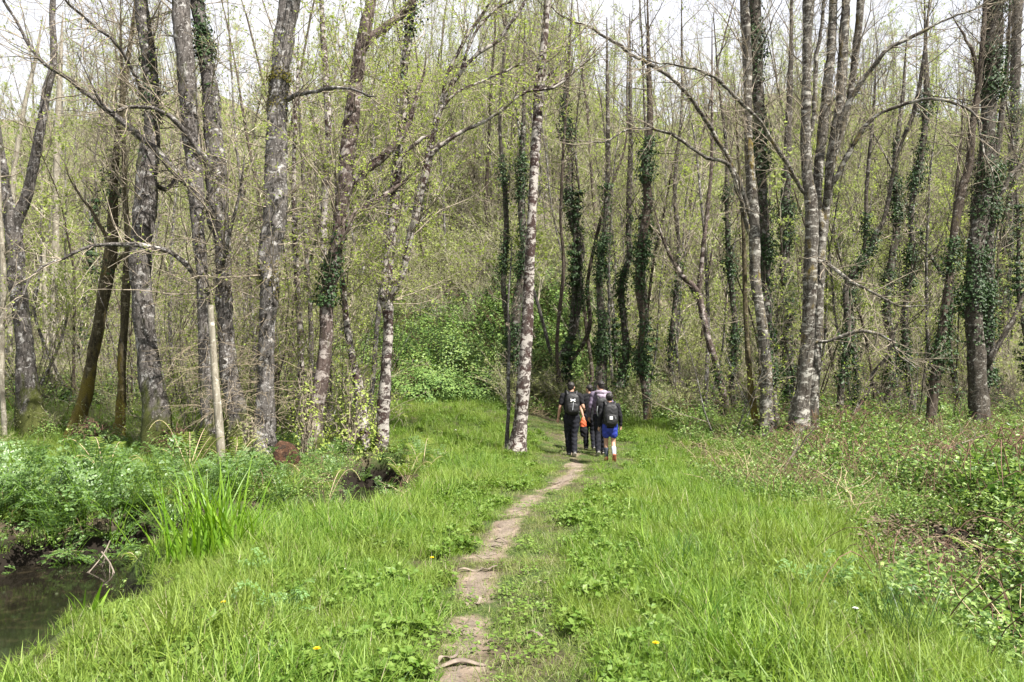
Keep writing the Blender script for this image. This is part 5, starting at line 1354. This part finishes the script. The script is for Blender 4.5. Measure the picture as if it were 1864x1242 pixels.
def walker(label, loc, H, rz, head_turn, armL, armR, legL, legR, top_m, bot_m, sleeve, shorts=False, shoe_m=None, hood=False, girth=1., hair_big=1., socks=None, lean=.03):
    s = H / 1.75
    rt = root('person', loc, label, 'person', None, rz)
    g = girth
    hips = [(-.095, 0, .93), (.095, 0, .93)]; sh = [(-.185 * g, lean, 1.425), (.185 * g, lean, 1.425)]
    hc = np.array([0, lean + .03, 1.625])
    a = Acc()
    chain(a, [(0, 0, .93), (0, .005, 1.08), (0, lean * .7, 1.28), (0, lean, 1.40), (0, lean, 1.45)], [.135, .125, .15, .14, .085], 1.12 * g, .72)
    chain(a, [(-.16 * g, lean, 1.425), (0, lean, 1.45), (.16 * g, lean, 1.425)], [.062, .075, .062])
    chain(a, [(0, lean - .005, 1.43), (0, lean + .012, 1.56)], [.058, .055])
    hd = Acc(); ball(hd, hc + [0, 0, .015], (.076, .095, .112)); ball(hd, hc + [0, .03, -.06], (.056, .066, .066))
    ball(hd, hc + [0, .098, -.02], (.016, .026, .026)); ball(hd, hc + [-.078, .0, -.01], (.013, .024, .034)); ball(hd, hc + [.078, .0, -.01], (.013, .024, .034))
    ball(hd, hc + [0, .082, -.075], (.026, .018, .012))
    for v, f in zip(hd.v, hd.f): a.quads(turn(v, hc, head_turn), f - f.min(), 0, True)
    for sd, S0, arm in ((-1, sh[0], armL), (1, sh[1], armR)):
        E, Wp = np.array(arm[0]), np.array(arm[1])
        chain(a, [S0, (np.array(S0) * .5 + E * .5), E, (E * .55 + Wp * .45), Wp], [.058, .048, .041, .038, .027])
        hand(a, Wp, Wp - E, sd, .6)
    for hp, lg in ((hips[0], legL), (hips[1], legR)):
        K, A = np.array(lg[0]), np.array(lg[1]); hp = np.array(hp)
        chain(a, [hp, hp * .5 + K * .5, K, K * .65 + A * .35, A], [.088, .078, .058, .056, .040])
        fd = np.array(lg[2]) if len(lg) > 2 else np.array([0, .15, -.05])
        chain(a, [A - fd * .25 + [0, 0, -.03], A + fd * .5 + [0, 0, -.035], A + fd + [0, 0, -.04]], [.034, .036, .026], 1.1, .8)
    fuse('body', a, SKIN, rt, .0075, s)
    # eyes
    e = Acc()
    for x in (-.03, .03): ball(e, turn(hc + [x, .088, .012], hc, head_turn), (.012, .010, .009), 8)
    eo = e.obj('eyes', EYE, rt); eo.scale = (s, s, s)
    # hair
    h = Acc()
    ball(h, turn(hc + [0, -.014, .038], hc, head_turn), (.084 * hair_big, .098 * hair_big, .098 * hair_big))
    ball(h, turn(hc + [0, -.045, -.005], hc, head_turn), (.076 * hair_big, .060, .070))
    hr = np.random.default_rng(int(H * 1000))
    for q in range(46):
        u = unit(hr.normal(size=3)); u[2] = abs(u[2]) * .9
        ball(h, turn(hc + [0, -.014, .038] + u * np.array([.078, .09, .09]) * hair_big, hc, head_turn), (.02, .02, .018), 6)
    fuse('hair', h, HAIRD, rt, .008, s, smooth=1)
    # top
    t = Acc()
    chain(t, [(0, -.005, .90), (0, 0, 1.05), (0, lean * .7, 1.27), (0, lean, 1.39), (0, lean, 1.445)], [.155, .150, .168, .158, .095], 1.14 * g, .76)
    chain(t, [(-.165 * g, lean, 1.425), (0, lean, 1.452), (.165 * g, lean, 1.425)], [.074, .084, .074])
    for S0, arm in ((sh[0], armL), (sh[1], armR)):
        E, Wp = np.array(arm[0]), np.array(arm[1]); S0 = np.array(S0)
        if sleeve < 1: chain(t, [S0, S0 * .6 + E * .4, S0 * (1 - sleeve) + E * sleeve], [.074, .070, .068])
        else:
            q = min(sleeve - 1, .97); chain(t, [S0, S0 * .5 + E * .5, E, E * (1 - q) + Wp * q], [.074, .064, .057, .046])
    fuse('jacket' if hood else 'shirt', t, top_m, rt, .011, s, disp=.006)
    if hood:
        hh = Acc()
        chain(hh, [(-.13, lean - .02, 1.47), (-.09, lean - .10, 1.475), (0, lean - .14, 1.47), (.09, lean - .10, 1.475), (.13, lean - .02, 1.47)], [.04, .05, .058, .05, .04])
        chain(hh, [(-.08, lean - .13, 1.40), (0, lean - .165, 1.36), (.08, lean - .13, 1.40)], [.05, .06, .05])
        fuse('hood', hh, LILAC, rt, .011, s, disp=.005)
    b = Acc()
    chain(b, [(0, 0, .84), (0, 0, .93), (0, 0, 1.02)], [.150, .152, .138], 1.13 * g, .78)
    for hp, lg in ((hips[0], legL), (hips[1], legR)):
        K, A = np.array(lg[0]), np.array(lg[1]); hp = np.array(hp) + [0, 0, -.02]
        if shorts: chain(b, [hp, hp * .62 + K * .38, hp * .45 + K * .55], [.108, .108, .105])
        else: chain(b, [hp, hp * .5 + K * .5, K, K * .5 + A * .5, A + [0, 0, .01]], [.106, .097, .079, .075, .068])
    fuse('shorts' if shorts else 'trousers', b, bot_m, rt, .011, s, disp=.007)
    for lg, sk in ((legL, 0), (legR, 1)):
        A = np.array(lg[1]); K = np.array(lg[0]); fd = np.array(lg[2]) if len(lg) > 2 else np.array([0, .15, -.05])
        f = Acc()
        chain(f, [A - fd * .38 + [0, 0, -.035], A + fd * .3 + [0, 0, -.03], A + fd * 1.05 + [0, 0, -.045]], [.045, .050, .036], 1.05, .9)
        chain(f, [A + [0, 0, .015], A + [0, 0, -.03]], [.048, .05])
        so = fuse('shoe', f, shoe_m or SHOEB, rt, .009, s)
        f = Acc(); nrm = unit(np.cross(np.array([1., 0, 0]), unit(fd)))
        chain(f, [A - fd * .42 + [0, 0, -.035] - nrm * .036, A + fd * .3 + [0, 0, -.035] - nrm * .04, A + fd * 1.1 + [0, 0, -.045] - nrm * .03], [.045, .05, .037], 1.05, .32)
        so2 = fuse('sole', f, SOLE if shoe_m is None else shoe_m, so, .009, s)
        if socks:
            f = Acc(); chain(f, [A, A * .72 + K * .28, A * .45 + K * .55], [.047, .056, .064]); fuse('sock', f, socks[sk], rt, .009, s)
    return rt, s

def pack(label, person, s, rz, lean, zc, w, hgt, dep, mark):
    c = np.array([0, lean - .115 - dep, zc])
    R = np.array([[math.cos(rz), -math.sin(rz), 0], [math.sin(rz), math.cos(rz), 0], [0, 0, 1]])
    rt = root('backpack', np.array(person.location) + R @ c * s, label, 'backpack', None, rz)
    def fin(name, a, m, par=rt, vox=.009, sm=2, disp=.003): return fuse(name, a, m, par, vox, s, disp=disp, smooth=sm)
    a = Acc(); ball(a, (0, 0, 0), (w, dep, hgt), 22, .62); ball(a, (0, .02, hgt * .25), (w * .92, dep * .9, hgt * .82), 20, .7)
    fin('shell', a, NYLON)
    a = Acc(); ball(a, (0, -dep * .8, -hgt * .36), (w * .74, dep * .38, hgt * .46), 18, .6); fin('pocket', a, NYLON)
    for x in (-1, 1):
        a = Acc(); chain(a, [(x * w * .55, dep * .6, hgt * .82), (x * w * .72, dep + .04, hgt + .05), (x * w * .8, dep + .16, hgt + .03), (x * w * .85, dep + .24, hgt * .4), (x * w * 1.0, dep + .18, -hgt * .3), (x * w * .9, dep * .6, -hgt * .75)], [.02] * 6, 1.3, .55)
        fin('strap', a, NYLON, vox=.009)
    a = Acc(); chain(a, [(-.035, 0, hgt * .97), (0, -.01, hgt + .035), (.035, 0, hgt * .97)], [.009] * 3); fin('carry_loop', a, NYLON, vox=.005)
    zx = .012 if mark == 'arcs' else w * .62
    yz = -dep * 1.03 if mark == 'arcs' else -dep * .98
    a = Acc(); chain(a, [(zx, yz, hgt * (.18 if mark == 'arcs' else -.1)), (zx - .008, yz - .01, -hgt * .15), (zx - (.02 if mark == 'arcs' else 0), yz - (.02 if mark == 'arcs' else 0), -hgt * .55)], [.0075] * 3, k=8); fin('zip', a, GREYZIP, vox=.004, disp=0, sm=0)
    a = Acc()
    yb = -dep * 1.02 - .004
    if mark == 'arcs':      # two interlocked arcs
        z0 = hgt * .34
        for sg in (-1, 1):
            t_ = np.linspace(.5, 2.64, 9)
            chain(a, [(.052 * math.cos(q), yb, z0 + sg * (.055 - .062 * math.sin(q))) for q in t_], [.016] * 9, 1, .8, 10)
        fin('emblem', a, MARK, vox=.004, disp=0, sm=0)
    else:
        z0 = -hgt * .22; yb = -dep * 1.18
        ball(a, (-.01, yb, z0), (.042, .007, .042), 16, .25); e = fin('label_patch', a, MARK, vox=.004, disp=0, sm=0)
        a = Acc()
        for q, (x, hh) in enumerate(((-.022, .012), (-.012, .009), (0, .013), (.011, .009), (.021, .012))): ball(a, (-.01 + x, yb - .0075, z0 + .003), (.0042, .002, hh), 8, .4)
        fin('lettering', a, NYLON, e, vox=.0016, disp=0, sm=0)
    return rt

def gp(px, py):
    p = on_ground(px, py); p[2] = float(ground_h(p[0], p[1])) + .005; return p
# tall walker on the left
p = gp(1041, 831)
w1, s1 = walker('tall person in a black T-shirt with bare arms, leftmost of the walking group', p, 1.72 * p[1] / 17.4, .02, -.45,
    ((-.275, .0, 1.15), (-.315, .05, .90)), ((.275, -.01, 1.15), (.31, .17, 1.10)), ((-.085, .10, .50), (-.055, .10, .085)), ((.06, -.02, .50), (.045, -.16, .10), (0, .13, -.085)),
    BLACK, NAVY, .62, girth=1.06)
pack('black backpack with a white emblem worn by the tall person in the T-shirt', w1, s1, .02, .03, 1.23, .17, .25, .10, 'arcs')
# second, half hidden
p = gp(1074, 821)
w2, s2 = walker('half hidden person in black looking left, between the tall walker and the hooded one', p, 1.64 * p[1] / 18.7, .1, .7,
    ((-.25, .0, 1.14), (-.20, -.07, .92)), ((.26, .0, 1.14), (.26, .1, .92)), ((-.09, .12, .51), (-.08, .12, .085)), ((.08, .0, .5), (.07, -.16, .10), (0, .13, -.085)), BLACK, NAVY, .6)
c_, s_ = math.cos(.1), math.sin(.1)
bp_ = np.array(w2.location) + np.array([-.19 * c_, -.13, .0]) * s2
rt = root('bag', (bp_[0], bp_[1], bp_[2]), 'orange and black bag hanging from the hand of the half hidden person', 'bag')
a = Acc(); chain(a, [(0, 0, .84), (.0, -.01, .72), (0, 0, .60)], [.05, .095, .10], .9, .6); fuse('upper_cloth', a, ORANGE, rt, .01, s2, disp=.008)
a = Acc(); chain(a, [(0, 0, .62), (.01, 0, .52), (0, 0, .44)], [.10, .11, .09], .95, .65); fuse('lower_cloth', a, BLACK, rt, .01, s2, disp=.008)
# hooded jacket
p = gp(1095, 829)
w3, s3 = walker('person in a plum grey hooded jacket and black trousers, third from the left', p, 1.73 * p[1] / 17.4, .04, .35,
    ((-.26, .02, 1.14), (-.27, .10, .90)), ((.26, .0, 1.14), (.27, .08, .9)), ((-.085, .0, .51), (-.10, -.13, .10), (0, .13, -.085)), ((.08, .10, .5), (.06, .10, .085)),
    PURPLE, NAVY, 1.93, hood=True, girth=1.05)
rt = pack('small dark backpack under the hood of the plum grey jacket', w3, s3, .04, .03, 1.14, .145, .20, .07, 'plain') if False else root('backpack', np.array(w3.location) + np.array([0.01, -.215, 1.16]) * s3, 'small dark pack under the hood of the plum grey jacket', 'backpack', None, .04)
a = Acc(); ball(a, (0, 0, 0), (.15, .075, .19), 20, .62); fuse('shell', a, NYLON, rt, .01, s3, disp=.003)
a = Acc(); ball(a, (0, -.06, -.06), (.11, .03, .09), 18, .6); fuse('pocket', a, NYLON, rt, .009, s3)
for x in (-1, 1):
    a = Acc(); chain(a, [(x * .09, .05, .15), (x * .12, .13, .27), (x * .125, .26, .24), (x * .13, .32, .06), (x * .15, .24, -.1), (x * .12, .05, -.15)], [.02] * 6, 1.3, .55); fuse('strap', a, NYLON, rt, .009, s3)
a = Acc(); chain(a, [(-.13, -.055, -.02), (-.14, -.03, -.14), (-.11, .0, -.24)], [.012] * 3, k=8); fuse('side_tape', a, GREYZIP, rt, .006, s3)
# boy in shorts
p = gp(1111, 841)
w4, s4 = walker('shorter boy in black top and bright blue shorts, right foot kicked up', p, 1.47 * p[1] / 16.1, 0., -.05,
    ((-.255, -.02, 1.15), (-.275, .04, .90)), ((.265, -.02, 1.15), (.27, .02, .92)), ((-.09, .11, .51), (-.085, .12, .095)), ((.085, .04, .5), (.075, -.20, .17), (0, .075, -.145)),
    BLACK, BLUE, 1.9, shorts=True, shoe_m=SHOER, hair_big=1.14, girth=1.1, socks=(SOCKD, SOCKW))
pack('black backpack with a square white label worn by the boy in blue shorts', w4, s4, 0., .03, 1.19, .185, .29, .105, 'patch')
